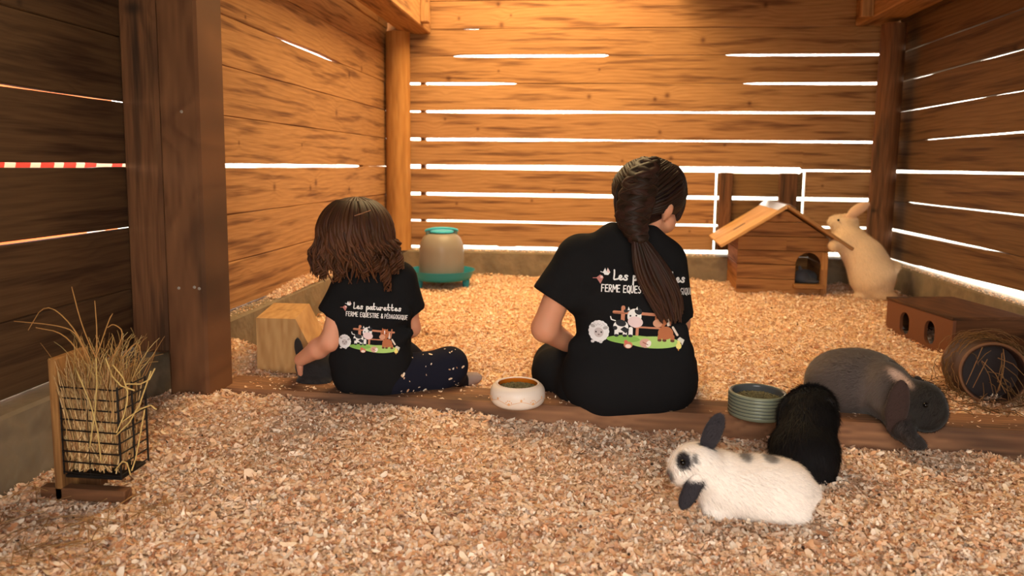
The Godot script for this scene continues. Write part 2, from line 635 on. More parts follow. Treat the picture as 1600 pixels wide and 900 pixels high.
# pen strokes in a 0..1 box (y down, baseline at 1): "x y x y ...|x y ..."
const CAPS := {
	"F": ".05 1 .08 0 .7 .02|.06 .48 .55 .46", "E": ".7 0 .08 .02 .05 .98 .7 .98|.06 .48 .58 .47", "R": ".05 1 .08 .02 .5 .02 .66 .14 .64 .36 .45 .5 .1 .52|.35 .52 .72 1",
	"M": ".02 1 .1 0 .45 .6 .8 0 .92 1", "Q": ".4 0 .1 .15 .04 .5 .12 .88 .4 .98 .68 .86 .74 .5 .66 .14 .4 0|.45 .75 .78 1.12", "U": ".06 0 .06 .75 .25 .98 .5 .96 .66 .74 .68 0",
	"S": ".64 .08 .4 0 .14 .1 .1 .3 .34 .47 .62 .62 .62 .86 .36 1 .06 .9", "T": ".02 .03 .76 0|.4 .03 .38 1", "P": ".06 1 .08 .02 .5 .02 .68 .16 .64 .42 .4 .55 .1 .55", "D": ".08 .02 .06 .98 .42 .94 .68 .7 .7 .32 .44 .06 .08 .02",
	"A": ".02 1 .38 0 .74 1|.18 .66 .6 .64", "G": ".66 .14 .4 0 .12 .16 .04 .5 .14 .88 .42 1 .68 .84 .68 .56 .42 .56", "O": ".4 0 .1 .15 .04 .5 .12 .88 .4 .98 .68 .86 .74 .5 .66 .14 .4 0", "I": ".15 0 .14 1",
	"&": ".72 1 .22 .3 .24 .06 .44 0 .54 .16 .44 .36 .1 .62 .08 .88 .3 1 .52 .9 .72 .58", "É": ".7 0 .08 .02 .05 .98 .7 .98|.06 .48 .58 .47|.36 -.14 .56 -.32",
}
const SCRIPT := {
	"L": ".1 -.9 .14 -.2 .06 .7 .1 .98 .4 .9 .66 .8", "e": ".0 .72 .32 .6 .46 .3 .3 .06 .1 .26 .1 .7 .26 .98 .5 .9 .7 .66", "s": ".54 .2 .4 .02 .18 .1 .18 .34 .44 .56 .5 .84 .26 1 .02 .86",
	"p": ".16 .1 .14 .8 .12 1.8|.14 .5 .34 .1 .56 .16 .6 .56 .44 .94 .2 .92|.44 .94 .7 .74", "a": ".58 .22 .36 .06 .12 .3 .08 .7 .24 .98 .46 .74 .56 .2 .54 .76 .62 .98 .84 .76", "t": ".2 -.95 .16 .2 .16 .74 .3 .98 .52 .74|-.06 .08 .46 0",
	"u": ".04 .1 .06 .7 .2 .98 .42 .74 .52 .1 .52 .76 .62 .98 .82 .74", "r": ".02 .1 .1 .2 .12 .98|.12 .5 .26 .14 .5 .14 .56 .3",
}

func write_(text: String, font: Dictionary, x: float, y: float, w: float, h: float, gap: float, r: float, c: Color, tilt := 0.0) -> void:
	for ch in text:
		if ch == " ":
			x += w * 0.55
			continue
		var adv := w * (1.2 if ch == "M" else 0.5 if ch == "I" else 1.0)
		for stroke in font[ch].split("|"):
			var num: PackedStringArray = stroke.split(" ")
			var pts := []
			for k in range(0, num.size(), 2):
				var q := Vector2(x + float(num[k]) * adv, y + (float(num[k + 1]) - 1.0) * h)
				q.y += (q.x - 320.0) * tilt
				pts.append(q)
			if font == SCRIPT:   # round the corners of the brush script
				for pass_ in 2:
					var fine := [pts[0]]
					for k in pts.size() - 1:
						fine.append(pts[k].lerp(pts[k + 1], 0.25))
						fine.append(pts[k].lerp(pts[k + 1], 0.75))
					fine.append(pts[-1])
					pts = fine
			line_(pts, r, c)
		x += adv * gap

func shirt_art() -> ImageTexture:
	art = Image.create(1000, 740, false, Image.FORMAT_RGBA8)
	art.fill(Color(0.1, 0.09, 0.09, 0))
	var white := Color8(232, 228, 226)
	var wood := Color8(196, 130, 100)
	var pink := Color8(226, 196, 192)
	# coordinates below are shifted by (-100, -100)
	write_("Les", SCRIPT, 218, 124, 62, 44, 0.72, 7.0, white)
	write_("paturettes", SCRIPT, 384, 124, 60, 44, 0.8, 7.5, white)
	write_("FERME", CAPS, 118, 229, 33, 60, 0.98, 4.6, white)
	write_("EQUESTRE", CAPS, 308, 231, 33, 60, 0.98, 4.6, white)
	write_("&", CAPS, 588, 233, 36, 60, 0.98, 4.6, white)
	write_("PÉDAGOGIQUE", CAPS, 638, 233, 29, 58, 1.02, 3.8, white)
	# two little birds
	fill_([Vector2(126, 62), Vector2(144, 24), Vector2(156, 56), Vector2(166, 22), Vector2(190, 60), Vector2(172, 86), Vector2(140, 84)], white)
	fill_([Vector2(160, 58), Vector2(166, 22), Vector2(190, 60), Vector2(178, 68)], pink)
	line_([Vector2(106, 58), Vector2(130, 66)], 3, white)
	fill_([Vector2(70, 112), Vector2(104, 84), Vector2(134, 108), Vector2(120, 138), Vector2(108, 164), Vector2(88, 136)], Color8(186, 120, 112))
	line_([Vector2(42, 116), Vector2(74, 114)], 3, Color8(186, 120, 112))
	dot_(116, 104, 12, 12, pink)
	# fence
	line_([Vector2(236, 404), Vector2(768, 420)], 13, wood)
	line_([Vector2(420, 530), Vector2(640, 532)], 8, wood)
	line_([Vector2(314, 364), Vector2(314, 470)], 18, wood)
	line_([Vector2(446, 500), Vector2(444, 600)], 13, wood)
	line_([Vector2(742, 380), Vector2(728, 500)], 9, Color8(176, 112, 84))
	line_([Vector2(230, 410), Vector2(330, 412)], 4, Color8(150, 92, 66))
	# meadow
	dot_(480, 650, 300, 44, Color8(150, 190, 92), 0.04)
	dot_(600, 656, 220, 52, Color8(168, 200, 110), -0.03)
	dot_(330, 640, 140, 30, Color8(132, 176, 82))
	# sheep
	var wool := Color8(222, 218, 220)
	for k in 16:
		dot_(112 + cos(TAU * k / 16) * 64, 580 + sin(TAU * k / 16) * 70, 26, 26, wool)
	dot_(112, 580, 66, 72, wool)
	for k in 8:
		line_([Vector2(64 + k * 13, 512 + (k % 3) * 12), Vector2(74 + k * 13, 518 + (k % 2) * 10)], 3, Color8(190, 186, 190))
	dot_(112, 592, 40, 42, Color8(190, 178, 178))
	dot_(58, 538, 22, 14, Color8(170, 164, 164), 0.3)
	dot_(168, 548, 22, 14, Color8(170, 164, 164), -0.3)
	for e in [88, 134]:
		dot_(e, 588, 7, 7, Color8(30, 26, 26))
	dot_(112, 610, 9, 6, Color8(120, 104, 104))
	for e in [62, 132]:
		dot_(e, 672, 16, 13, Color8(206, 202, 204))
	# cow
	var black := Color8(40, 40, 44)
	line_([Vector2(250, 480), Vector2(216, 470), Vector2(208, 446)], 5, white)
	dot_(300, 530, 66, 54, white)
	dot_(300, 500, 46, 30, black, 0.2)
	for x in [264, 338, 388]:
		line_([Vector2(x, 550), Vector2(x, 600)], 19, white)
		dot_(x, 610, 20, 12, black)
	dot_(250, 545, 20, 18, black)
	fill_([Vector2(296, 556), Vector2(330, 530), Vector2(376, 556), Vector2(346, 590)], black)
	dot_(415, 436, 62, 66, white)
	dot_(338, 392, 20, 15, black)
	dot_(448, 392, 34, 28, black, 0.5)
	fill_([Vector2(352, 386), Vector2(360, 354), Vector2(376, 384)], white)
	fill_([Vector2(420, 376), Vector2(438, 350), Vector2(444, 380)], white)
	dot_(425, 486, 66, 48, Color8(226, 200, 200), 0.12)
	for e in [[380, 434], [432, 430]]:
		dot_(e[0], e[1], 8, 8, Color8(30, 26, 26))
	# horse
	var bay := Color8(176, 104, 66)
	line_([Vector2(752, 520), Vector2(790, 580)], 10, Color8(220, 200, 186))
	dot_(690, 570, 66, 56, bay)
	for x in [640, 682, 750]:
		line_([Vector2(x, 600), Vector2(x, 626)], 18, bay)
		dot_(x, 636, 18, 11, Color8(92, 56, 40))
	line_([Vector2(706, 440), Vector2(712, 500)], 12, Color8(224, 206, 190))
	dot_(650, 450, 56, 72, bay)
	dot_(618, 490, 40, 34, Color8(206, 150, 120))
	fill_([Vector2(610, 400), Vector2(616, 364), Vector2(640, 390)], bay)
	fill_([Vector2(660, 390), Vector2(690, 372), Vector2(690, 410)], bay)
	fill_([Vector2(640, 400), Vector2(656, 400), Vector2(652, 450), Vector2(644, 450)], white)
	for e in [[614, 440], [668, 436]]:
		dot_(e[0], e[1], 7, 7, Color8(40, 26, 22))
	# hens and a chick in the grass
	dot_(370, 690, 38, 30, Color8(196, 120, 92))
	dot_(372, 700, 26, 16, Color8(236, 214, 200))
	dot_(350, 664, 16, 16, Color8(206, 100, 84))
	dot_(520, 668, 50, 40, Color8(206, 156, 140))
	dot_(548, 672, 20, 30, Color8(236, 226, 214), 0.4)
	line_([Vector2(498, 660), Vector2(540, 680)], 4, Color8(150, 90, 80))
	dot_(806, 676, 24, 28, Color8(236, 216, 130))
	dot_(806, 640, 15, 15, Color8(236, 216, 130))
	line_([Vector2(800, 700), Vector2(806, 714)], 4, Color8(210, 130, 60))
	fill_([Vector2(790, 620), Vector2(812, 596), Vector2(852, 620), Vector2(836, 668), Vector2(820, 640)], Color8(214, 208, 196))
	art.generate_mipmaps()
	return ImageTexture.create_from_image(art)

# the patch of a shirt that carries the print, lifted a millimetre off the cloth
func shirt_print(shirt: MB, o: Vector3, right: Vector3, up: Vector3, w: float, h: float, lift := 0.0012) -> MB:
	var mb := MB.new()
	var nn := right.cross(up).normalized()
	var map_ := {}
	for t in range(0, shirt.i.size(), 3):
		var ok := true
		for k in 3:
			var q := shirt.v[shirt.i[t + k]]
			var s := (q - o).dot(right) / w
			var y := (q - o).dot(up) / h
			if shirt.n[shirt.i[t + k]].dot(nn) < 0.03 or absf(s) > 0.51 or absf(y) > 0.55:
				ok = false
		if not ok: continue
		var ids := []
		for k in 3:
			var id := shirt.i[t + k]
			if not map_.has(id):
				var q := shirt.v[id]
				map_[id] = mb.vert(q + shirt.n[id] * lift, shirt.n[id], Vector2((q - o).dot(right) / w + 0.5, 0.5 - (q - o).dot(up) / h))
			ids.append(map_[id])
		mb.tri(ids[0], ids[1], ids[2])
	return mb

# ---------------------------------------------------------------- the stall
const ROWS := [0.235, 0.412, 0.6, 0.79, 0.98, 1.17, 1.36, 1.545, 1.725, 1.91, 2.1, 2.29, 2.48]

func bx(px: float) -> float:   # back wall: photo column to x
	return -1.163 + (px - 660.0) * 0.0043

func sx(px: float, wall: float) -> float:   # side wall: photo column to distance
	var q := (px - 800.0) / PX
	return wall * (0.995 + q * 0.0996) / (q * 0.995 - 0.0996)

func keys_at(raw: Array, f: Callable) -> Array:
	var out := []
	for k in raw: out.append([f.call(k[0]), k[1] * 0.001])
	out.sort_custom(func(a, b): return a[0] < b[0])
	return out

func floor_height(x: float, z: float) -> float:
	var y := 0.0
	var edge := -2.22 + 0.043 * (x - 0.3)
	if z > edge - 0.08:
		y = 0.006 + 0.045 * smoothstep(0.5, -0.9, x) * smoothstep(-1.55, -2.15, z)
		y += 0.03 * exp(-(pow((x + 1.13) / 0.16, 2) + pow((z + 2.12) / 0.18, 2)))
		y += 0.012 * smoothstep(-1.0, -1.35, x)
	else:
		y = 0.052 + 0.012 * smoothstep(0.6, 1.3, x) * smoothstep(-3.6, -2.6, z)
		y += 0.09 * exp(-(pow((x + 1.3) / 0.1, 2) + pow((z + 2.62) / 0.16, 2)))
		y += 0.035 * exp(-(pow((x - 1.5) / 0.3, 2) + pow((z + 3.9) / 0.35, 2)))
	return y + 0.012 * bump.get_noise_2d(x * 3.2, z * 3.2) + 0.006 * bump.get_noise_2d(x * 14.0, z * 14.0)

var bump := noise(1.0, 71, 2)

func build_setting() -> void:
	# floor of bedding
	var mb := MB.new()
	var nx := 150
	var nz := 260
	for j in nz + 1:
		for i in nx + 1:
			var x := -1.5 + 3.6 * i / nx
			var z := 1.0 - 6.3 * j / nz
			var e := 0.01
			var nn := Vector3(floor_height(x - e, z) - floor_height(x + e, z), 2 * e, floor_height(x, z - e) - floor_height(x, z + e)).normalized()
			mb.vert(Vector3(x, floor_height(x, z) - 0.006, z), nn)
	for j in nz:
		for i in nx:
			var q := j * (nx + 1) + i
			mb.tri(q, q + 1, q + nx + 2)
			mb.tri(q, q + nx + 2, q + nx + 1)
	tag(part("floor", mb, M.bed), "thick bed of pale wood shavings covering the whole stall floor", "floor", "", "structure")
	mb = MB.new()
	mb.box(Vector3(-40, -0.4, -40), Vector3(40, -0.12, 40), 0.01)
	tag(part("ground", mb, M.gravel), "bright pale yard ground outside the stall seen through the board gaps", "ground", "", "structure")

	# concrete kerbs
	for s in [["baseboard_left", Vector3(-1.47, -0.12, -5.4), Vector3(-1.33, 0.215, 1.1), "grey concrete kerb under the left plank wall"], ["baseboard_right", Vector3(1.9, -0.12, -5.4), Vector3(2.02, 0.212, 1.1), "brown concrete kerb under the right plank wall"], ["baseboard_back", Vector3(-1.33, -0.12, -5.33), Vector3(1.9, 0.215, -5.13), "concrete kerb under the back plank wall"]]:
		mb = MB.new()
		mb.box(s[1], s[2], 0.008)
		tag(part(s[0], mb, M.concrete), s[3], "kerb", "", "structure")

	# back wall
	var wb := thing("wall_back", "back wall of wide horizontal wooden planks with bright gaps", "wall", Vector3.ZERO, 0, "structure")
	var gb := [
		[[640, 0], [726, 0], [728, 16], [783, 17], [786, 3], [812, 3], [816, 12], [880, 13], [884, 2], [1040, 3], [1043, 12], [1112, 14], [1290, 18], [1310, 18]],
		[[640, 15], [900, 17], [1115, 16], [1360, 17]],
		[[640, 21], [900, 25], [1115, 23], [1360, 24]],
		[[640, 26], [900, 33], [1150, 36], [1256, 38], [1259, 13], [1360, 10]],
		[[640, 18], [830, 18], [960, 8], [1100, 9], [1130, 9], [1365, 15]],
		[[640, 11], [720, 20], [830, 24], [960, 14], [1100, 10], [1200, 13], [1366, 15]],
		[[640, 16], [760, 18], [806, 9], [814, 1], [1160, 1], [1185, 12], [1370, 17]],
		[[640, 2], [708, 2], [722, 15], [840, 20], [950, 17], [957, 3], [1130, 3], [1150, 14], [1370, 14]],
		[[640, 1.5], [720, 2], [728, 5], [750, 5], [754, 1.5], [1370, 1]],
		[[640, 2], [1370, 3]], [[640, 2], [1370, 3]], [[640, 2], [1370, 3]], [[640, 2], [1370, 3]]]
	for k in gb.size(): gb[k] = keys_at(gb[k], bx)
	for k in 12:
		var t := rng.randf_range(0.88, 1.08)
		var runs := [[-1.42, 2.0]] if k > 2 else [[-1.42, 0.846], [1.435, 2.0]]
		for run in runs:
			plank(wb, Vector3(0, 0, -5.27), Vector3.RIGHT, Vector3.BACK, run[0], run[1], ROWS[k], ROWS[k + 1], gb[k], gb[k + 1], k * 1.0 + (0 if run[0] < 0 else 4), dull(t, 1.02, rng.randf_range(0.94, 1.04)))
	# the small hatch in its lower right, of darker boards
	var hatch := thing("door_3", "small closed hatch of dark boards with two upright battens in the back wall", "hatch", Vector3.ZERO, 0, "structure")
	for k in 3:
		plank(hatch, Vector3(0, 0, -5.275), Vector3.RIGHT, Vector3.BACK, 0.862, 1.418, ROWS[k], ROWS[k + 1] - (0.004 if k == 2 else 0.0), gb[k] if k else [[0.8, 0.02]], gb[k + 1], k + 2.0, dull(0.5, 0.98, 0.85), 0.028)
	for b in [[0.872, 0.955], [1.26, 1.375]]:
		mb = MB.new()
		mb.col = dull(0.9)
		mb.box(Vector3(b[0], 0.25, -5.275), Vector3(b[1], 0.772, -5.235), 0.004, 1, 3)
		part("batten", mb, M.timber, hatch)
	# an upright outside, nailed across the back boards; it breaks the light in the gaps
	mb = MB.new()
	mb.box(Vector3(-1.185, 0.2, -5.36), Vector3(-1.15, 2.5, -5.305), 0.004, 1, 2)
	mb.box(Vector3(1.9, 0.2, -5.36), Vector3(1.99, 2.5, -5.305), 0.004, 1, 2)
	part("outside_batten", mb, M.timber, wb)

	# left wall: boards on both sides of the post
	var wl := thing("wall_left", "left wall of wide horizontal planks, with shade tinted into those in front of the post", "wall", Vector3.ZERO, 0, "structure")
	var fl := func(px): return sx(px, -1.4)
	var gl := [
		[[320, 4], [600, 4]], [[320, 2.5], [600, 2]], [[320, 2.5], [600, 2]],
		[[318, 17], [450, 16], [545, 14], [566, 11], [568, 1], [603, 1]],
		[[320, 1], [600, 1]], [[320, 3.5], [560, 2], [590, 4], [603, 5]],
		[[312, 2], [400, 2], [432, 5], [445, 11], [500, 15], [528, 10], [534, 2], [603, 2]],
		[[312, 4], [603, 3]], [[312, 2], [603, 2]], [[312, 2], [603, 2]], [[312, 2], [603, 2]], [[312, 2], [603, 2]], [[312, 2], [603, 2]]]
	var gn := [[[0, 4]], [[0, 0.6]], [[0, 9.5], [170, 6]], [[0, 14], [150, 13], [172, 9]], [[0, 9], [60, 7], [168, 4]], [[0, 0.6]], [[0, 0.6]], [[0, 0.6]], [[0, 0.6]], [[0, 0.6]], [[0, 0.6]], [[0, 0.6]], [[0, 0.6]]]
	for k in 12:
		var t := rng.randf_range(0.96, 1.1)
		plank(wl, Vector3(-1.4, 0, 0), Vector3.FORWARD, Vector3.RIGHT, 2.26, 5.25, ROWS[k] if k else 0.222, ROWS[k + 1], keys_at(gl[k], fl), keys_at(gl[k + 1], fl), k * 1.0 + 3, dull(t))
		plank(wl, Vector3(-1.4, 0, 0), Vector3.FORWARD, Vector3.RIGHT, -1.0, 2.255, ROWS[k] if k else 0.222, ROWS[k + 1], keys_at(gn[k], fl), keys_at(gn[k + 1], fl), k * 1.0 + 6, dull(t * 0.22, 0.97, 1.1))  # near boards: same wood, the shade there is put into the tint
	# right wall
	var wr := thing("wall_right", "right wall of wide horizontal planks with shade tinted into them and thin bright gaps", "wall", Vector3.ZERO, 0, "structure")
	var fr := func(px): return sx(px, 1.97)
	var gr := [
		[[1400, 8], [1436, 10], [1445, 24], [1500, 40], [1600, 70]],
		[[1400, 21], [1480, 17], [1540, 10], [1566, 3], [1600, 2]],
		[[1412, 1], [1418, 8], [1500, 8], [1600, 9]],
		[[1403, 18], [1450, 15], [1600, 11]],
		[[1430, 1], [1440, 5], [1500, 8], [1600, 10]],
		[[1410, 5], [1600, 7]], [[1412, 7], [1520, 8], [1600, 9]], [[1416, 7], [1600, 6]],
		[[1400, 1], [1600, 1]], [[1400, 1], [1600, 1]], [[1400, 1], [1600, 1]]]
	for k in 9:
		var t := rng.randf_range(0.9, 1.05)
		plank(wr, Vector3(1.97, 0, 0), Vector3.FORWARD, Vector3.LEFT, -1.0, 5.25, ROWS[k] if k else 0.222, ROWS[k + 1], keys_at(gr[k], fr), keys_at(gr[k + 1], fr), k * 1.0 + 1.3, dull(t * 0.42))  # tint carries the shade on this wall
	for p in [[Vector3(1.97, 1.91, -5.27), Vector3(2.0, 2.2, 1.0)], [Vector3(1.97, 2.203, -5.27), Vector3(2.0, 2.5, 1.0)]]:
		mb = MB.new()
		mb.col = dull(0.5)
		mb.box(p[0], p[1], 0.004, 2, 5)
		part("filler_board", mb, M.board, wr)
	var win := thing("window_1", "translucent sheet in the roof letting warm daylight in", "window", Vector3.ZERO, 0, "structure")
	mb = MB.new()
	mb.box(Vector3(-1.06, 2.49, -5.01), Vector3(0.46, 2.5, -2.99), 0.002)
	var glow := mat(Color8(230, 215, 190), 0.6)
	glow.emission_enabled = true
	glow.emission = Color(1.0, 0.8, 0.55)
	glow.emission_energy_multiplier = 1.2
	part("pane", mb, glow, win)

	# front wall round the doorway behind the camera, and the roof
	var wf := thing("wall_front", "front wall of the stall round the open doorway", "wall", Vector3.ZERO, 0, "structure")
	for p in [[Vector3(-1.47, -0.1, 0.95), Vector3(-0.75, 2.5, 1.0)], [Vector3(0.93, -0.1, 0.95), Vector3(2.03, 2.5, 1.0)], [Vector3(-0.75, 2.1, 0.95), Vector3(0.93, 2.5, 1.0)]]:
		mb = MB.new()
		mb.col = dull(0.7)
		mb.box(p[0], p[1], 0.004, 0, 5)
		part("panel", mb, M.board, wf)
	var roof := thing("ceiling", "boarded roof over the stall with one translucent sheet", "ceiling", Vector3.ZERO, 0, "structure")
	for p in [[Vector3(-1.7, 2.5, -2.98), Vector3(2.2, 2.56, 1.4)], [Vector3(-1.7, 2.5, -5.5), Vector3(2.2, 2.56, -5.02)], [Vector3(-1.7, 2.5, -5.02), Vector3(-1.07, 2.56, -2.98)], [Vector3(0.47, 2.5, -5.02), Vector3(2.2, 2.56, -2.98)]]:
		mb = MB.new()
		mb.col = dull(0.75)
		mb.box(p[0], p[1], 0.005, 2, 4)
		part("roof_panel", mb, M.board, roof)
	mb = MB.new()
	mb.col = dull(0.75)
	mb.box(Vector3(0.53, 1.96, -5.26), Vector3(0.59, 2.5, 0.9), 0.005, 2, 8)  # unseen deep board added to keep roof light off the right side
	part("added_shade_board", mb, M.board, roof)
	# two door leaves added out of view to shade the near left and right
	for x in [-0.8, 0.96]:
		mb = MB.new()
		mb.col = dull(0.6)
		mb.box(Vector3(x - 0.02, 0.02, -0.3 if x < 0 else -0.35), Vector3(x + 0.02, 2.05, 0.94), 0.004, 1, 7)
		tag(part("door_1" if x < 0 else "door_2", mb, M.timber), "left door leaf added out of view to shade the near left side" if x < 0 else "right door leaf added out of view to shade the front right side", "door", "", "structure")

	# posts and beams
	var lp := thing("post", "heavy square brown post standing on the floor at the left end of the floor beam", "post", Vector3(-1.217, 0, -2.26))
	mb = MB.new()
	mb.box(Vector3(-0.063, -0.1, -0.085), Vector3(0.063, 2.5, 0.08), 0.008, 1, 1)
	part("timber", mb, M.timber, lp)
	for q in [[-0.02, 0.42], [0.03, 0.424], [0.045, 0.42], [0.01, 0.95]]:
		mb = MB.new()
		mb.col = Color8(150, 140, 128).srgb_to_linear()
		mb.lathe([Vector2(0, 0.004), Vector2(0.004, 0.003), Vector2(0.005, 0)], 8, Transform3D(Basis(Vector3.RIGHT, PI / 2), Vector3(q[0], q[1], 0.08)))
		part("nail_head", mb, M.plain, lp)
	mb = MB.new()
	mb.box(Vector3(-1.399, 0.215, -2.38), Vector3(-1.282, 2.5, -2.185), 0.008, 1, 7)
	tag(part("post", mb, M.timber), "darker square post on the kerb, squeezed between the front post and left wall", "post")
	for q in [["round wooden post in the back left corner, lit on its right side", Vector3(-1.312, 0.215, -5.183), 0.084, 0.0], ["round dark wooden post in the back right corner behind the standing white rabbit", Vector3(1.83, 0.03, -5.02), 0.074, -0.008]]:
		mb = MB.new()
		var prof := []
		for k in 13:
			var y: float = (1.69 - q[1].y) * k / 12.0
			prof.append(Vector2(q[2] * (1.03 - 0.05 * k / 12.0 + 0.015 * bump.get_noise_1d(k * 3.0 + q[1].x * 9)), y))
		mb.lathe(prof, 24)
		for k in mb.u.size(): mb.u[k] = Vector2(mb.v[k].y / 4.0 + 0.2, (1.2 + 0.8 * absf(mb.u[k].x * 2 - 1)) / 10 + (0.2 if q[1].x > 0 else 0.5))
		var post := part("post", mb, M.round_wood if q[1].x < 0 else M.timber)
		post.position = q[1]
		post.rotation.z = q[3]
		tag(post, q[0], "post")
	for q in [[Vector3(-1.29, 1.69, -5.26), Vector3(-1.1, 1.9, -2.2), "square roof beam running forward from the back left post", Vector3(-1.1, 1.712, -5.0), Vector3(-1.05, 2.1, -4.93)], [Vector3(1.69, 1.72, -5.26), Vector3(1.9, 1.93, -2.2), "square roof beam running forward from the back right post", Vector3(1.618, 1.72, -5.0), Vector3(1.69, 2.1, -4.93)]]:
		var o := thing("roof_beam", q[2], "beam", (q[0] + q[1]) / 2)
		mb = MB.new()
		mb.box(q[0] - o.position, q[1] - o.position, 0.006, 2, 2)
		part("timber", mb, M.board, o)
		mb = MB.new()
		mb.box(q[3] - o.position, q[4] - o.position, 0.005, 1, 6)
		part("end_batten", mb, M.board, o)

	# what shows orange and striped through the gaps of the near left wall
	mb = MB.new()
	mb.col = Color8(226, 104, 44).srgb_to_linear()
	mb.box(Vector3(-3.3, -0.12, -5.0), Vector3(-3.26, 1.7, -1.5), 0.01)
	tag(part("orange_barrier", mb, M.plain), "orange barrier panel outside, glimpsed through the gaps of the near left wall", "barrier")
	var pole := thing("striped_pole", "red and white striped pole outside, seen through the middle gap left of the post", "pole", Vector3(-2.4, 0.79, 0))
	var z := -2.5
	for k in 16:
		mb = MB.new()
		mb.col = [Color8(214, 52, 30), Color8(240, 232, 220)][k % 2].srgb_to_linear()
		var l: float = [0.085, 0.06][k % 2] + (0.06 if k == 13 else 0.0)
		mb.tube([Vector3(0, 0, z), Vector3(0, 0, z - l)], [0.05, 0.05], 12)
		z -= l
		part("band", mb, M.plain, pole)
	mb = MB.new()
	mb.col = Color8(200, 196, 188).srgb_to_linear()
	for q in [-2.7, -3.5]:
		mb = MB.new()
		mb.box(Vector3(-0.03, -0.93, q - 0.03), Vector3(0.03, -0.045, q + 0.03), 0.004)
		part("stand", mb, M.plain, pole)
	mb = MB.new()
	mb.col = Color8(226, 104, 44).srgb_to_linear()
	mb.box(Vector3(-1.72, -0.12, -3.3), Vector3(-1.69, 0.2, -0.8), 0.004)
	tag(part("barrier_board", mb, M.plain), "low orange board outside, showing as a thin line over the near left kerb", "barrier")

	# the beam on the floor that parts the front strip from the pen
	var fb := part("floor_beam", MB.new() if false else beam_mesh(), M.beam)
	fb.position = Vector3(0.3, 0, -2.295)
	fb.rotation.y = -0.043
	tag(fb, "long weathered wooden beam lying across the floor under the two seated people", "beam")

func beam_mesh() -> MB:
	var mb := MB.new()
	mb.box(Vector3(-1.49, -0.09, -0.08), Vector3(1.595, 0.08, 0.075), 0.007, 0, 4)
	return mb

# ---------------------------------------------------------------- wood shavings
func flake_shape(k: int) -> MB:
	var mb := MB.new()
	var r := RandomNumberGenerator.new()
	r.seed = 200 + k
	var n := 4
	var curl: float = [0.5, 1.5, 2.6, 0.9, 3.6][k]
	var wide: float = [0.5, 0.36, 0.3, 0.62, 0.26][k]
	var pts := []
	for j in n + 1:
		var a := (float(j) / n - 0.5) * curl
		var p := Vector3(sin(a) / curl, (1.0 - cos(a)) / curl, 0)
		var nn := Vector3(-sin(a), cos(a), 0)
		var w0 := wide * (1.0 if j > 0 and j < n else 0.55) * r.randf_range(0.75, 1.15) * 0.5
		var w1 := wide * (1.0 if j > 0 and j < n else 0.55) * r.randf_range(0.75, 1.15) * 0.5
		mb.vert(p + Vector3(j * 0.02, 0, -w0), nn)
		mb.vert(p + Vector3(-j * 0.02, 0, w1), nn)
	for j in n:
		mb.tri(j * 2, j * 2 + 1, j * 2 + 3)
		mb.tri(j * 2, j * 2 + 3, j * 2 + 2)
	return mb

func flake_color(r: RandomNumberGenerator) -> Color:
	var p := r.randf()
	var c := Color8(240, 208, 176)
	if p < 0.3: c = Color8(246, 226, 202)
	elif p < 0.52: c = Color8(232, 192, 154)
	elif p < 0.64: c = Color8(222, 172, 132)
	elif p < 0.68: c = Color8(196, 138, 98)
	elif p < 0.681: c = Color8(70, 50, 36)
	var k := r.randf_range(0.86, 1.1)
	c = c.srgb_to_linear()
	return Color(c.r * k, c.g * k, c.b * k)

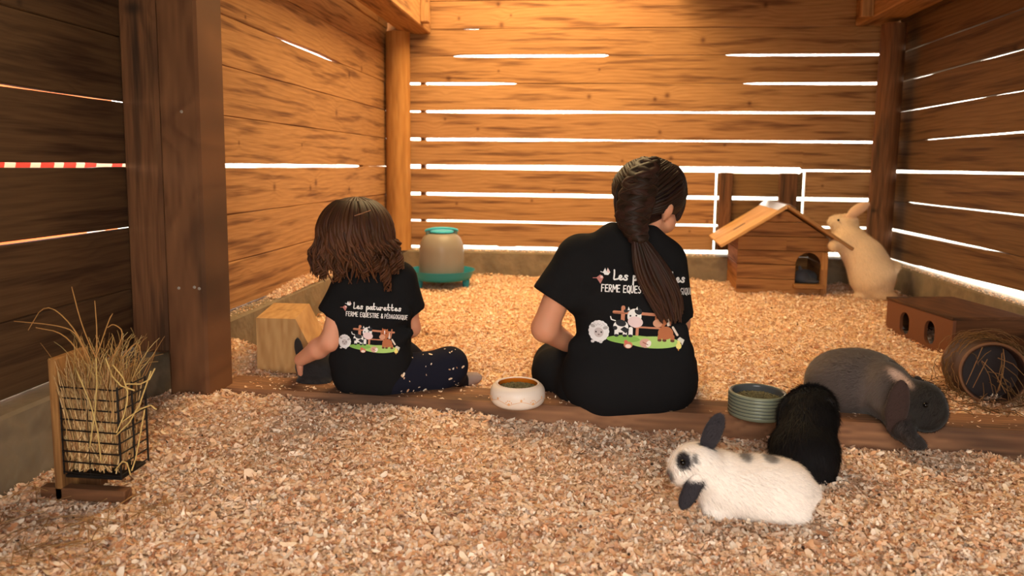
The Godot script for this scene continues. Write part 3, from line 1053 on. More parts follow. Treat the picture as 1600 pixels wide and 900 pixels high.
func build_shavings() -> void:
	var root := thing("wood_shavings", "loose curled wood shavings strewn over the whole floor", "shavings", Vector3.ZERO, 0, "stuff")
	var r := RandomNumberGenerator.new()
	r.seed = 99
	var sets := [[], [], [], [], []]
	var cols := [PackedColorArray(), PackedColorArray(), PackedColorArray(), PackedColorArray(), PackedColorArray()]
	var put := func(p: Vector3, size: float, tilt: float):
		var k := r.randi() % 5
		var b := Basis(Vector3.UP, r.randf() * TAU) * Basis(Vector3.RIGHT, r.randfn(0, tilt)) * Basis(Vector3.BACK, r.randfn(0, tilt))
		if r.randf() < 0.4: b = b * Basis(Vector3.RIGHT, PI)
		sets[k].append(Transform3D(b * Basis.from_scale(Vector3(size * r.randf_range(0.8, 1.3), size, size)), p))
		cols[k].append(flake_color(r))
	# [count, z from, z to, size from, size to]
	for zone in [[60000, -1.2, -1.75, 0.0085, 0.034], [50000, -1.75, -2.3, 0.008, 0.03], [70000, -2.2, -3.4, 0.009, 0.026], [62000, -3.4, -5.15, 0.011, 0.028]]:
		var n := 0
		while n < zone[0]:
			var x := r.randf_range(-1.34, 1.92)
			var z := r.randf_range(zone[1], zone[2])
			n += 1
			var y := floor_height(x, z)
			var q := pixel(Vector3(x, y, z))
			if q.x < -60 or q.x > 1660 or q.y > 960:
				continue
			var edge := -2.22 + 0.043 * (x - 0.3)
			if z < edge + 0.002 and z > edge - 0.155:
				continue
			put.call(Vector3(x, y + r.randf_range(-0.002, 0.009), z), zone[3] + (zone[4] - zone[3]) * r.randf() * r.randf(), 0.34)
	# bits on the beam, on the kerbs and against them
	for k in 420:
		var t := r.randf()
		var x := r.randf_range(-1.1, 1.9) if t > 0.35 else r.randf_range(-1.1, -0.45)
		var z := -2.295 + 0.043 * (x - 0.3) + r.randf_range(-0.078, 0.07)
		put.call(Vector3(x, 0.083, z), r.randf_range(0.005, 0.014), 0.15)
	for k in 3600:
		var z := -5.05 + 1.9 * pow(r.randf(), 0.8)
		var w := r.randf()
		put.call(Vector3(-1.395 + 0.062 * w, 0.219 + (1.0 - w) * 0.03 * smoothstep(-3.1, -3.5, z) + r.randf() * 0.005, z), r.randf_range(0.009, 0.017), 0.5)
	for k in 260:
		put.call(Vector3(-1.335 - 0.06 * r.randf(), 0.219, r.randf_range(-3.2, -2.4)), r.randf_range(0.006, 0.012), 0.3)
	for k in 900:
		put.call(Vector3(r.randf_range(-1.2, 0.85), 0.219, r.randf_range(-5.25, -5.14)), r.randf_range(0.008, 0.016), 0.4)
	for k in 700:
		put.call(Vector3(1.9 + 0.06 * r.randf(), 0.215, r.randf_range(-5.1, -3.4)), r.randf_range(0.006, 0.014), 0.4)
	for k in 60:
		put.call(at(r.randf_range(1505, 1575), r.randf_range(484, 500), -3.25).lerp(Vector3(1.62, 0.212, -3.3), 0.0) * Vector3(1, 0, 1) + Vector3(0, 0.212, 0), r.randf_range(0.006, 0.016), 0.15)
	for k in 5:
		scatter("shavings", flake_shape(k).mesh(), M.flake, sets[k], cols[k], root)
	# a few droppings and dark crumbs in the bedding
	var crumb := MB.new()
	crumb.lathe([Vector2(0, -1), Vector2(0.7, -0.7), Vector2(1, 0), Vector2(0.7, 0.7), Vector2(0, 1)], 8)
	var xs := []
	var cc := PackedColorArray()
	for k in 45:
		var x := r.randf_range(-1.2, 1.7)
		var z := r.randf_range(-2.15, -1.2)
		xs.append(Transform3D(Basis.from_scale(Vector3.ONE * r.randf_range(0.0022, 0.0042)), Vector3(x, floor_height(x, z) + 0.01, z)))
		cc.append(Color(0.06, 0.035, 0.02))
	var dr := scatter("droppings", crumb.mesh(), M.pellet, xs, cc)
	tag(dr, "small dark droppings scattered on the front shavings", "droppings", "", "stuff")

# ---------------------------------------------------------------- bowls, drinker, hutch, rack and boxes
func arc(c: Vector2, r: Vector2, a0: float, a1: float, n: int) -> Array:
	var out := []
	for k in n + 1:
		var a := deg_to_rad(lerpf(a0, a1, float(k) / n))
		out.append(c + Vector2(cos(a) * r.x, sin(a) * r.y))
	return out

func pellets(label: String, c: Vector3, rad: float, dome: float, n: int, seed_: int) -> void:
	var r := RandomNumberGenerator.new()
	r.seed = seed_
	var bit := MB.new()
	bit.lathe([Vector2(0, -1.5), Vector2(0.8, -1.4), Vector2(1, -1), Vector2(1, 1), Vector2(0.8, 1.4), Vector2(0, 1.5)], 8)
	var xs := []
	var cols := PackedColorArray()
	for k in n:
		var a := r.randf() * TAU
		var q := sqrt(r.randf())
		var y := dome * (1.0 - q * q) + r.randf_range(-0.004, 0.003)
		var b := Basis(Vector3.UP, r.randf() * TAU) * Basis(Vector3.RIGHT, r.randf_range(0.8, 2.2)) * Basis(Vector3.BACK, r.randf_range(-0.5, 0.5))
		xs.append(Transform3D(b * Basis.from_scale(Vector3(0.0021, 0.0026, 0.0021) * r.randf_range(0.85, 1.2)), c + Vector3(cos(a) * q * rad, y, sin(a) * q * rad)))
		var g := r.randf_range(0.7, 1.25)
		cols.append(Color(0.135 * g, 0.115 * g, 0.055 * g))
	var under := MB.new()
	under.col = Color(0.08, 0.07, 0.035)
	under.lathe([Vector2(rad, -0.006), Vector2(rad * 0.7, dome * 0.45 - 0.003), Vector2(rad * 0.35, dome * 0.85 - 0.003), Vector2(0, dome - 0.003)], 24, Transform3D(Basis(), c))
	var o := thing("feed_pellets", label, "feed", Vector3.ZERO, 0, "stuff")
	part("heap", under, M.pellet, o)
	scatter("pellets", bit.mesh(), M.pellet, xs, cols, o)

func build_things() -> void:
	var mb: MB
	# ---- white bowl with an orange inside
	var p := Vector3(-0.203, 0.081, -2.245)
	var bowl := thing("food_bowl", "white ceramic food bowl with an orange inside, standing on the floor beam", "bowl", p)
	var R := 0.084
	mb = MB.new()
	var prof: Array = [Vector2(0, 0.002), Vector2(R * 0.8, 0.0)]
	prof.append_array(arc(Vector2(R - 0.022, 0.026), Vector2(0.022, 0.026), -80, 0, 5))
	prof.append_array(arc(Vector2(R - 0.026, 0.036), Vector2(0.026, 0.03), 0, 80, 6))
	prof.append_array(arc(Vector2(R - 0.02, 0.0635), Vector2(0.004, 0.003), 60, 180, 4))
	mb.lathe(prof, 48)
	part("bowl_shell", mb, M.glaze_white, bowl)
	mb = MB.new()
	mb.col = Color8(208, 112, 30).srgb_to_linear()
	mb.lathe([Vector2(R - 0.0235, 0.0655), Vector2(R - 0.022, 0.058), Vector2(R - 0.014, 0.04), Vector2(R - 0.016, 0.022), Vector2(R - 0.03, 0.012), Vector2(0, 0.01)], 48)
	part("glazed_inside", mb, M.glaze, bowl)
	mb = MB.new()
	mb.col = Color8(222, 168, 118).srgb_to_linear()
	for k in 14:
		var a := TAU * k / 14.0
		var y := 0.034 if k % 2 else 0.022
		var rr := R + 0.0006 - (0.0006 if y > 0.03 else 0.0004)
		for q in [[0, 0, 0.0048], [-0.008, 0.005, 0.0026], [-0.003, 0.0095, 0.0026], [0.003, 0.0095, 0.0026], [0.008, 0.005, 0.0026]]:
			var an: float = a + q[0] / R
			var dir := Vector3(cos(an), 0, sin(an))
			mb.lathe([Vector2(0, 0.0007), Vector2(q[2] * 0.8, 0.0005), Vector2(q[2], -0.0006)], 8, Transform3D(Basis(Vector3.UP.cross(dir), dir, Vector3.UP), dir * (rr - 0.0006 - 1.6 * pow(maxf(0.0, y + q[1] - 0.036), 2) / 0.03) + Vector3.UP * (y + q[1])))
		var a2 := a + TAU / 14.0
		mb.tube([Vector3(cos(a) * R, y - 0.004, sin(a) * R), Vector3(cos((a + a2) / 2) * (R + 0.0012), 0.026, sin((a + a2) / 2) * (R + 0.0012)), Vector3(cos(a2) * R, (0.034 if k % 2 == 0 else 0.022) - 0.004, sin(a2) * R)], [0.0007, 0.0007, 0.0007], 5)
	part("paw_marks", mb, M.plain, bowl)
	pellets("brown green feed pellets heaped in the white bowl", p + Vector3(0, 0.043, 0), 0.066, 0.013, 1000, 5)

	# ---- grey banded bowl
	p = Vector3(0.505, 0.081, -2.235)
	bowl = thing("food_bowl", "grey green glazed food bowl with dark horizontal rings, beside the black rabbit", "bowl", p)
	R = 0.083
	mb = MB.new()
	mb.col = Color8(126, 130, 108).srgb_to_linear()
	prof = [Vector2(0, 0.0), Vector2(R * 0.93, 0.0), Vector2(R * 0.985, 0.003)]
	for k in 6:
		var y := 0.006 + k * 0.0098
		prof.append_array([Vector2(R, y), Vector2(R + 0.0012, y + 0.004), Vector2(R, y + 0.0075), Vector2(R - 0.0014, y + 0.0084)])
	prof.append_array(arc(Vector2(R - 0.006, 0.066), Vector2(0.006, 0.006), 0, 120, 4))
	mb.lathe(prof, 48)
	part("bowl_shell", mb, M.glaze, bowl)
	mb = MB.new()
	mb.col = Color8(66, 70, 74).srgb_to_linear()
	for k in 6:
		var ring := []
		var rr := []
		for j in 41:
			ring.append(Vector3(cos(TAU * j / 40) * (R - 0.0004), 0.0148 + k * 0.0098 - 0.0005, sin(TAU * j / 40) * (R - 0.0004)))
			rr.append(0.0011)
		mb.tube(ring, rr, 5, false)
	part("dark_rings", mb, M.glaze, bowl)
	mb = MB.new()
	mb.col = Color8(80, 82, 82).srgb_to_linear()
	mb.lathe([Vector2(R - 0.006, 0.0722), Vector2(R - 0.0105, 0.0705), Vector2(R - 0.013, 0.064), Vector2(R - 0.014, 0.03), Vector2(R - 0.024, 0.012), Vector2(0, 0.01)], 48)
	part("glazed_inside", mb, M.glaze, bowl)
	pellets("brown green feed pellets in the grey banded bowl", p + Vector3(0, 0.048, 0), 0.066, 0.008, 900, 6)

	# ---- drinker
	p = at(690, 432, -4.62)
	p.y = floor_height(p.x, p.z) + 0.05
	var dr := thing("poultry_drinker", "translucent dome drinker with teal tray and teal handle by the back left post", "drinker", p, 0.3)
	var teal := Color8(40, 136, 150).srgb_to_linear()
	mb = MB.new()
	mb.col = teal
	mb.lathe([Vector2(0, 0), Vector2(0.15, 0.0), Vector2(0.182, 0.008), Vector2(0.192, 0.03), Vector2(0.205, 0.058), Vector2(0.208, 0.062), Vector2(0.204, 0.062), Vector2(0.188, 0.03), Vector2(0.176, 0.014), Vector2(0.13, 0.01), Vector2(0.0, 0.01)], 48)
	part("tray", mb, M.plastic, dr)
	for k in 3:
		var a := TAU * k / 3 + 0.55
		mb = MB.new()
		mb.col = teal
		mb.tube([Vector3(cos(a) * 0.165, -0.052, sin(a) * 0.165), Vector3(cos(a) * 0.165, 0.006, sin(a) * 0.165)], [0.018, 0.024], 8)
		part("foot", mb, M.plastic, dr)
	mb = MB.new()
	mb.col = Color8(140, 130, 116).srgb_to_linear()
	prof = [Vector2(0.138, 0.012), Vector2(0.14, 0.03)]
	prof.append_array(arc(Vector2(0.072, 0.175), Vector2(0.066, 0.11), 0, 84, 9))
	prof.append_array([Vector2(0.06, 0.288), Vector2(0.0, 0.29)])
	mb.lathe(prof, 40)
	var jar := part("water_jar", mb, M.jar, dr)
	mb = MB.new()
	mb.col = Color8(66, 122, 124).srgb_to_linear()
	mb.lathe([Vector2(0.141, 0.01), Vector2(0.1415, 0.035), Vector2(0.1385, 0.036), Vector2(0.1385, 0.01)], 40)
	part("jar_base", mb, M.plastic, dr)
	mb = MB.new()
	mb.col = Color8(70, 180, 200).srgb_to_linear()
	mb.lathe([Vector2(0.0, 0.292), Vector2(0.07, 0.288), Vector2(0.076, 0.292), Vector2(0.076, 0.3), Vector2(0.068, 0.304), Vector2(0.0, 0.304)], 32)
	var hp := []
	var hr := []
	for k in 11:
		var a := PI * k / 10.0
		hp.append(Vector3(cos(a) * 0.098, 0.3 + sin(a) * 0.02, 0.03 * sin(a)))
		hr.append(0.008)
	mb.tube(hp, hr, 8)
	part("handle", mb, M.plastic, dr)
	for s in [-1, 1]:
		mb = MB.new()
		mb.col = Color8(92, 112, 104).srgb_to_linear()
		mb.box(Vector3(s * 0.083 - 0.014, 0.25, -0.016), Vector3(s * 0.083 + 0.014, 0.304, 0.016), 0.004)
		part("handle_lug", mb, M.plastic, jar)

	# ---- timber block by the child
	var q0 := Vector3(-1.155, 0.06, -2.53)
	var blk := thing("timber_block", "light wooden block with a slanted corner beside the small child's hand", "block", q0, 0.2)
	mb = MB.new()
	mb.prism(PackedVector2Array([Vector2(0, 0), Vector2(0.185, 0), Vector2(0.185, 0.09), Vector2(0.135, 0.195), Vector2(0.0, 0.2)]), -0.3, 0.0, Transform3D(), 2)
	for k in mb.u.size(): mb.u[k] = Vector2(mb.v[k].y / 2.0 + 0.2 + mb.v[k].z * 0.6, (3.1 + fposmod(mb.v[k].x * 4.0, 0.8)) / 10.0)
	for k in mb.c.size(): mb.c[k] = Color(0.72, 0.72, 0.7)
	part("block_body", mb, M.pale, blk)

	build_hutch()
	build_rack()

	# ---- brown nest box with two holes
	var c := Vector3(1.459, 0.04, -3.156)
	var nb := thing("nest_box", "brown wooden box with two round-topped holes beside the right kerb", "box", c, 0.158)
	# local: -z runs away along the face with the holes, +x along the plain face
	var side := PackedVector2Array([Vector2(0, 0), Vector2(0.48, 0), Vector2(0.48, 0.165), Vector2(0, 0.165)])
	var csg := CSGCombiner3D.new()
	csg.name = "hole_panel"
	var slab := CSGBox3D.new()
	slab.name = "slab"
	slab.size = Vector3(0.014, 0.165, 0.48)
	slab.position = Vector3(0.007, 0.0825, -0.24)
	csg.add_child(slab)
	for z in [-0.15, -0.335]:
		for e in [0.075, 0.105]:
			var hole := CSGCylinder3D.new()
			hole.name = "hole"
			hole.operation = CSGShape3D.OPERATION_SUBTRACTION
			hole.radius = 0.036
			hole.height = 0.06
			hole.sides = 24
			hole.rotation.z = PI / 2
			hole.position = Vector3(0.0, e - 0.008, z)
			csg.add_child(hole)
		var mid := CSGBox3D.new()
		mid.name = "slot"
		mid.operation = CSGShape3D.OPERATION_SUBTRACTION
		mid.size = Vector3(0.06, 0.03, 0.072)
		mid.position = Vector3(0, 0.082, z)
		csg.add_child(mid)
	csg.material_override = M.brown_wood
	nb.add_child(csg)
	for w in [["front_panel", Vector3(0.014, 0, -0.014), Vector3(0.31, 0.165, 0.0), 0], ["back_panel", Vector3(0.014, 0, -0.48), Vector3(0.31, 0.165, -0.466), 0], ["side_panel", Vector3(0.296, 0, -0.466), Vector3(0.31, 0.165, -0.014), 2], ["lid", Vector3(-0.004, 0.165, -0.486), Vector3(0.318, 0.178, 0.006), 2]]:
		mb = MB.new()
		mb.col = dull(0.55, 1.1, 0.8)
		mb.box(w[1], w[2], 0.002, w[3], 3)
		part(w[0], mb, M.timber, nb)

	# ---- hay tunnel
	var ca := at(1553, 584, -2.5)
	var cb := at(1521, 570, -2.7)
	var ax := (cb - ca).normalized()
	var xf := Transform3D(Basis(frame(ax)), ca)
	var tn := thing("hay_tunnel", "round bark tunnel wrapped in hay lying in front of the brown box", "tunnel", Vector3.ZERO)
	var L := ca.distance_to(cb)
	var turn := Transform3D(xf.basis * Basis(Vector3.BACK, -PI / 2), xf.origin)   # lathe's y becomes the axis
	mb = MB.new()
	mb.col = Color8(64, 44, 34).srgb_to_linear()
	prof = []
	for k in 9: prof.append(Vector2(0.098 + 0.004 * bump.get_noise_1d(k * 7.0), L * k / 8.0))
	for k in 9: prof.append(Vector2(0.088, L * (8 - k) / 8.0))
	prof.append(prof[0])
	mb.lathe(prof, 36, turn)
	part("bark_wall", mb, M.plain, tn)
	mb = MB.new()
	mb.col = Color8(34, 25, 22).srgb_to_linear()
	mb.lathe([Vector2(0.0, L * 0.3), Vector2(0.0885, L * 0.3), Vector2(0.0885, L * 0.34), Vector2(0, L * 0.34)], 30, turn)
	part("dark_disc", mb, M.plain, tn)  # dark disc closing the bore
	for y in [0.0, L]:
		mb = MB.new()
		mb.col = Color8(112, 76, 50).srgb_to_linear()
		var ring := []
		var rr := []
		for j in 41:
			ring.append(turn * Vector3(cos(TAU * j / 40) * 0.096, y, sin(TAU * j / 40) * 0.096))
			rr.append(0.0048)
		mb.tube(ring, rr, 6, false)
		part("rim", mb, M.plain, tn)
	mb = MB.new()
	var r := RandomNumberGenerator.new()
	r.seed = 12
	for k in 240:
		var a := r.randf_range(-0.3, TAU * 0.55) + (0.0 if k % 3 else 2.0)
		var y := r.randf_range(0.02, L - 0.01)
		mb.col = Color8(132, 94, 56).srgb_to_linear() * r.randf_range(0.35, 1.0)
		var pts := []
		var rad := []
		var da := r.randf_range(0.3, 0.9)
		var dy := r.randf_range(-0.05, 0.05)
		var off := r.randf_range(0.0, 0.014) + (0.02 if k % 17 == 0 else 0.0)
		for j in 6:
			var t := j / 5.0
			var rr2 := 0.1 + off + 0.012 * sin(t * PI) * r.randf()
			pts.append(turn * Vector3(cos(a + da * t) * rr2, clampf(y + dy * t, 0.006, L), sin(a + da * t) * rr2))
			rad.append(0.0011)
		mb.tube(pts, rad, 4, false)
	var hy := part("hay_wrap", mb, M.hay, tn)
	hy.set_meta("kind", "stuff")
	mb = MB.new()
	for k in 26:
		mb.col = Color8(132, 94, 54).srgb_to_linear() * r.randf_range(0.4, 1.0)
		var a := ca + Vector3(r.randf_range(-0.09, 0.08), r.randf_range(-0.06, 0.1), 0.01 + r.randf() * 0.02)
		var b := a + Vector3(r.randf_range(-0.06, 0.08), r.randf_range(-0.14, -0.02), r.randf_range(0.0, 0.05))
		b.y = maxf(b.y, 0.062)
		mb.tube([a, (a + b) / 2 + Vector3(0, 0.012, 0.008), b], [0.0013, 0.0015, 0.001], 4, false)
	hy = part("loose_stalks", mb, M.hay, tn)
	hy.set_meta("kind", "stuff")
	# dark hay litter round the tunnel
	mb = MB.new()
	for k in 300:
		var x := r.randf_range(1.1, 1.75)
		var z := r.randf_range(-2.75, -2.32)
		if Vector2(x - 1.34, z + 2.6).length() < 0.1: continue
		mb.col = Color8(120, 84, 50).srgb_to_linear() * r.randf_range(0.35, 1.0)
		var a := r.randf() * TAU
		var l := r.randf_range(0.02, 0.06)
		var y := floor_height(x, z) + 0.012
		var dv := Vector3(cos(a), 0, sin(a)) * l
		mb.tube([Vector3(x, y, z) - dv, Vector3(x, y + 0.01, z) + dv * 0.1, Vector3(x, y - 0.004, z) + dv], [0.001, 0.0012, 0.0008], 4, false)
	tag(part("hay_litter", mb, M.hay), "dark hay bits lying on the shavings round the hay tunnel", "hay", "", "stuff")

func build_hutch() -> void:
	var o := Vector3(0.902, 0.045, -4.69)
	var h := thing("hutch", "small wooden rabbit hutch with a pitched roof and arched doorway at the back right", "hutch", o, -0.05)
	var W := 0.52
	var D := 0.46
	var He := 0.345      # wall height at the eaves
	var Hp := 0.515      # at the ridge
	var mb: MB
	# front boards, with an arched doorway on the right
	var rows := [0.0, 0.095, 0.182, 0.268, 0.352, 0.44, 0.515]
	var edge_x := func(y: float) -> float: return 0.0 if y <= He else (y - He) / (Hp - He) * W / 2
	for f in 2:
		for k in 6:
			var y0: float = rows[k] + 0.002
			var y1: float = minf(rows[k + 1] - 0.002, Hp - 0.012)
			var pieces := []
			var a0: float = edge_x.call(y0)
			var a1: float = edge_x.call(y1)
			var outline := [Vector2(a0, y0), Vector2(W - a0, y0)]
			if y0 < He and y1 > He:
				outline.append(Vector2(W, He))
			outline.append(Vector2(W - a1, y1))
			outline.append(Vector2(a1, y1))
			if y0 < He and y1 > He:
				outline.append(Vector2(0, He))
			pieces.append(PackedVector2Array(outline))
			if f == 0:
				var hole := PackedVector2Array([Vector2(0.338, 0.07), Vector2(0.482, 0.07)])
				for q in arc(Vector2(0.41, 0.185), Vector2(0.072, 0.075), 0, 180, 12): hole.append(q)
				var cut := []
				for pc in pieces: cut.append_array(Geometry2D.clip_polygons(pc, hole))
				pieces = cut
			for pc: PackedVector2Array in pieces:
				if pc.size() < 3: continue
				mb = MB.new()
				mb.col = dull(rng.randf_range(0.66, 0.8), 1.12, 0.82)
				var z := 0.0 if f == 0 else -D + 0.014
				mb.prism(pc, z - 0.014, z + (0.002 if k % 2 else 0.0), Transform3D(), k * 1.0 + f * 3)
				part("front_board" if f == 0 else "back_board", mb, M.board, h)
	for s in 2:
		for k in 4:
			mb = MB.new()
			mb.col = dull(rng.randf_range(0.75, 0.9), 1.14, 0.8)
			var x := 0.0 if s == 0 else W - 0.014
			mb.box(Vector3(x, rows[k] + 0.002, -D + 0.015), Vector3(x + 0.014, minf(rows[k + 1], He) - 0.002, -0.015), 0.002, 2, k + 4.0)
			part("side_board", mb, M.board, h)
	mb = MB.new()
	mb.col = dull(0.7)
	mb.box(Vector3(0.015, 0.02, -D + 0.015), Vector3(W - 0.015, 0.035, -0.016), 0.002, 0, 2)
	part("floor_board", mb, M.board, h)
	# doorstep and the post right of the doorway
	mb = MB.new()
	mb.col = dull(0.7, 1.1, 0.8)
	mb.box(Vector3(0.325, 0.048, 0.002), Vector3(0.498, 0.072, 0.05), 0.003, 0, 6)
	part("doorstep", mb, M.board, h)
	mb = MB.new()
	mb.col = dull(0.92, 1.1, 0.8)
	mb.box(Vector3(0.484, 0.0, 0.003), Vector3(W, 0.262, 0.014), 0.003, 1, 8)
	part("corner_trim", mb, M.board, h)
	# roof: two boarded slopes and a bright metal ridge cap
	var slope := atan2(Hp - He, W / 2)
	for s in [-1.0, 1.0]:
		var half := 0.44
		for k in 2:
			mb = MB.new()
			mb.col = Color.WHITE * (1.08 if s < 0 else 0.86)  # light put into the colour: left slope lighter, right slope darker
			var zz := 0.1 - k * 0.325
			var b := Basis(Vector3.BACK, -s * slope)
			var top := Vector3(W / 2, Hp + 0.012, 0)
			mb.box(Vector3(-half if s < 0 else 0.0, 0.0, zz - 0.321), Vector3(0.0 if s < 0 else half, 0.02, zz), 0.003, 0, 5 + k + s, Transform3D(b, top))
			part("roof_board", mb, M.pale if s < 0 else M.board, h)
	mb = MB.new()
	mb.col = Color8(196, 186, 176).srgb_to_linear()
	for s in [-1.0, 1.0]:
		var b := Basis(Vector3.BACK, -s * slope)
		mb.box(Vector3(-0.055 if s < 0 else -0.004, 0.0215, -0.56), Vector3(0.004 if s < 0 else 0.04, 0.024, 0.102), 0.0008, 2, 0, Transform3D(b, Vector3(W / 2, Hp + 0.012, 0)))
	part("ridge_cap", mb, M.metal, h)
	mb = MB.new()
	mb.col = Color8(70, 48, 34).srgb_to_linear()
	var bb := Basis(Vector3.BACK, slope)
	mb.box(Vector3(-0.31, 0.018, -0.16), Vector3(-0.23, 0.0212, -0.13), 0.001, 0, 0, Transform3D(bb, Vector3(W / 2, Hp + 0.012, 0)))
	part("roof_mark", mb, M.plain, h)

func stalk(mb: MB, a: Vector3, b: Vector3, sag: Vector3, rad: float, n := 7) -> void:
	var pts := []
	var rr := []
	for j in n:
		var t := float(j) / (n - 1)
		pts.append(a.lerp(b, t) + sag * (4.0 * t * (1.0 - t)))
		rr.append(rad * (1.0 - 0.6 * t))
	mb.tube(pts, rr, 4, false)

func build_rack() -> void:
	var z := -1.62
	var o := at(108, 778, z)
	o.y = 0.0
	var rk := thing("hay_rack", "upright wooden board with a dark wire basket, standing by the left kerb", "hay rack", o, 0.0)
	# everything below is laid out from the board: x to the right, y up
	var mb := MB.new()
	mb.col = dull(0.85, 1.05, 0.8)
	mb.box(Vector3(-0.012, 0.0, -0.09), Vector3(0.006, 0.35, 0.03), 0.002, 1, 2)
	part("back_board", mb, M.board, rk)
	mb = MB.new()
	mb.col = dull(1.3, 1.05, 0.8)
	mb.box(Vector3(-0.05, 0.012, 0.0), Vector3(0.16, 0.042, 0.03), 0.002, 0, 6)
	part("base_bar", mb, M.timber, rk)
	mb = MB.new()
	mb.col = dull(0.8, 1.05, 0.8)
	mb.box(Vector3(0.006, 0.0, -0.06), Vector3(0.06, 0.064, -0.03), 0.002, 1, 3)
	part("brace", mb, M.timber, rk)
	# wire basket
	var W := 0.148
	var D := 0.1
	var y0 := 0.076
	var y1 := 0.28
	var zf := 0.02
	for k in 9:
		mb = MB.new()
		var y := lerpf(y0, y1, k / 8.0)
		mb.tube([Vector3(0.004, y + 0.004, zf - D), Vector3(0.004, y + 0.004, zf), Vector3(0.007, y + 0.003, zf + 0.002), Vector3(W - 0.004, y - 0.001, zf + 0.002), Vector3(W, y, zf - 0.002), Vector3(W + 0.006, y + 0.003, zf - D)], [0.0019, 0.0019, 0.0019, 0.0019, 0.0019, 0.0019], 6)
		part("wire", mb, M.wire, rk)
	for q in [[0.006, zf], [0.074, zf + 0.003], [W, zf], [W + 0.003, zf - D * 0.5], [W + 0.006, zf - D]]:
		mb = MB.new()
		mb.tube([Vector3(q[0], y0 - 0.003, q[1]), Vector3(q[0], y1 + 0.006, q[1])], [0.0024 if q[0] != 0.074 else 0.0008, 0.0024 if q[0] != 0.074 else 0.0008], 6)
		part("upright_wire", mb, M.wire, rk)
	mb = MB.new()
	mb.box(Vector3(0.008, y0 - 0.012, zf - D), Vector3(W, y0 - 0.004, zf), 0.002)
	part("basket_floor", mb, M.wire, rk)
	# the hay
	var r := RandomNumberGenerator.new()
	r.seed = 31
	mb = MB.new()
	for k in 1300:
		mb.col = [Color8(206, 166, 110), Color8(184, 140, 90), Color8(224, 190, 138), Color8(146, 114, 72), Color8(166, 116, 72)][r.randi() % 5].srgb_to_linear() * r.randf_range(0.7, 1.1)
		var a := o + Vector3(r.randf_range(0.012, W - 0.006), r.randf_range(y0, 0.16), zf - 0.006 - r.randf() * (D - 0.02) * r.randf())
		var b := a + Vector3(r.randf_range(-0.07, 0.07), r.randf_range(0.05, 0.2), r.randf_range(-0.04, 0.03))
		b.x = clampf(b.x, o.x + 0.008, o.x + W - 0.004)
		if b.y < o.y + y1:
			b.z = minf(b.z, o.z + zf - 0.004)
		b.y = minf(b.y, o.y + 0.345 + r.randf() * 0.04)
		stalk(mb, a, b, Vector3(r.randf_range(-0.008, 0.008), 0, r.randf_range(-0.006, 0.002)), r.randf_range(0.0009, 0.0021), 5)
	for k in 150:   # wisps that stand out over the top
		mb.col = [Color8(196, 156, 92), Color8(160, 116, 66), Color8(206, 180, 120)][r.randi() % 3].srgb_to_linear() * r.randf_range(0.6, 1.1)
		var a := o + Vector3(r.randf_range(0.015, W), 0.27, r.randf_range(-0.09, 0.01))
		stalk(mb, a, a + Vector3(r.randf_range(-0.05, 0.07), r.randf_range(0.05, 0.13), r.randf_range(-0.04, 0.04)), Vector3(r.randf_range(-0.02, 0.02), 0.012, 0), 0.0011, 8)
	for w in [[[150, 560], [128, 510], [112, 448]], [[140, 575], [122, 520], [90, 508], [22, 502]], [[140, 560], [112, 505], [70, 472], [44, 516]], [[150, 560], [152, 520], [148, 470]], [[170, 570], [196, 520], [178, 505], [168, 512]], [[190, 560], [215, 530], [222, 560]], [[150, 560], [170, 500], [176, 490]], [[130, 560], [100, 520], [56, 512]]]:
		var pts := []
		for q in w: pts.append(at(q[0], q[1], z + 0.0))
		for pass_ in 2:
			var fine := [pts[0]]
			for k in pts.size() - 1:
				fine.append(pts[k].lerp(pts[k + 1], 0.25))
				fine.append(pts[k].lerp(pts[k + 1], 0.75))
			fine.append(pts[-1])
			pts = fine
		var rr := []
		for k in pts.size(): rr.append(0.0016 - 0.0008 * k / pts.size())
		mb.col = Color8(176, 130, 76).srgb_to_linear()
		mb.tube(pts, rr, 5, false)
	for w in [[[176, 570], [200, 600], [198, 640], [182, 676]], [[182, 680], [212, 650], [236, 580]], [[190, 660], [232, 630], [244, 640]], [[206, 735], [214, 710], [226, 640]], [[150, 560], [152, 620], [140, 700]], [[165, 560], [180, 600], [210, 610]], [[120, 580], [150, 650], [158, 720]], [[180, 735], [196, 715], [204, 742]], [[196, 600], [230, 600], [242, 576]]]:
		var pts := []
		for q in w: pts.append(at(q[0], q[1], z + 0.03))
		var fine := [pts[0]]
		for k in pts.size() - 1:
			fine.append(pts[k].lerp(pts[k + 1], 0.3))
			fine.append(pts[k].lerp(pts[k + 1], 0.7))
		fine.append(pts[-1])
		var rr := []
		for k in fine.size(): rr.append(0.0017)
		mb.col = Color8(204, 172, 108).srgb_to_linear()
		mb.tube(fine, rr, 5, false)
	var hay := part("hay", mb, M.hay)
	tag(hay, "dry hay stuffed in the wire rack with wisps sticking out over the top", "hay", "", "stuff")
	# loose stalks at the foot of the rack
	mb = MB.new()
	for k in 90:
		mb.col = Color8(170, 128, 80).srgb_to_linear() * r.randf_range(0.7, 1.1)
		var x := r.randf_range(-1.3, -0.92)
		var zz := r.randf_range(-1.62, -1.2)
		var a := r.randf() * TAU
		var dv := Vector3(cos(a), 0, sin(a)) * r.randf_range(0.03, 0.07)
		var y := floor_height(x, zz) + 0.014
		stalk(mb, Vector3(x, y, zz) - dv, Vector3(x, y, zz) + dv, Vector3(0, 0.006, 0), 0.0013, 5)
	tag(part("hay_litter", mb, M.hay), "loose hay stalks on the shavings at the foot of the hay rack", "hay", "", "stuff")

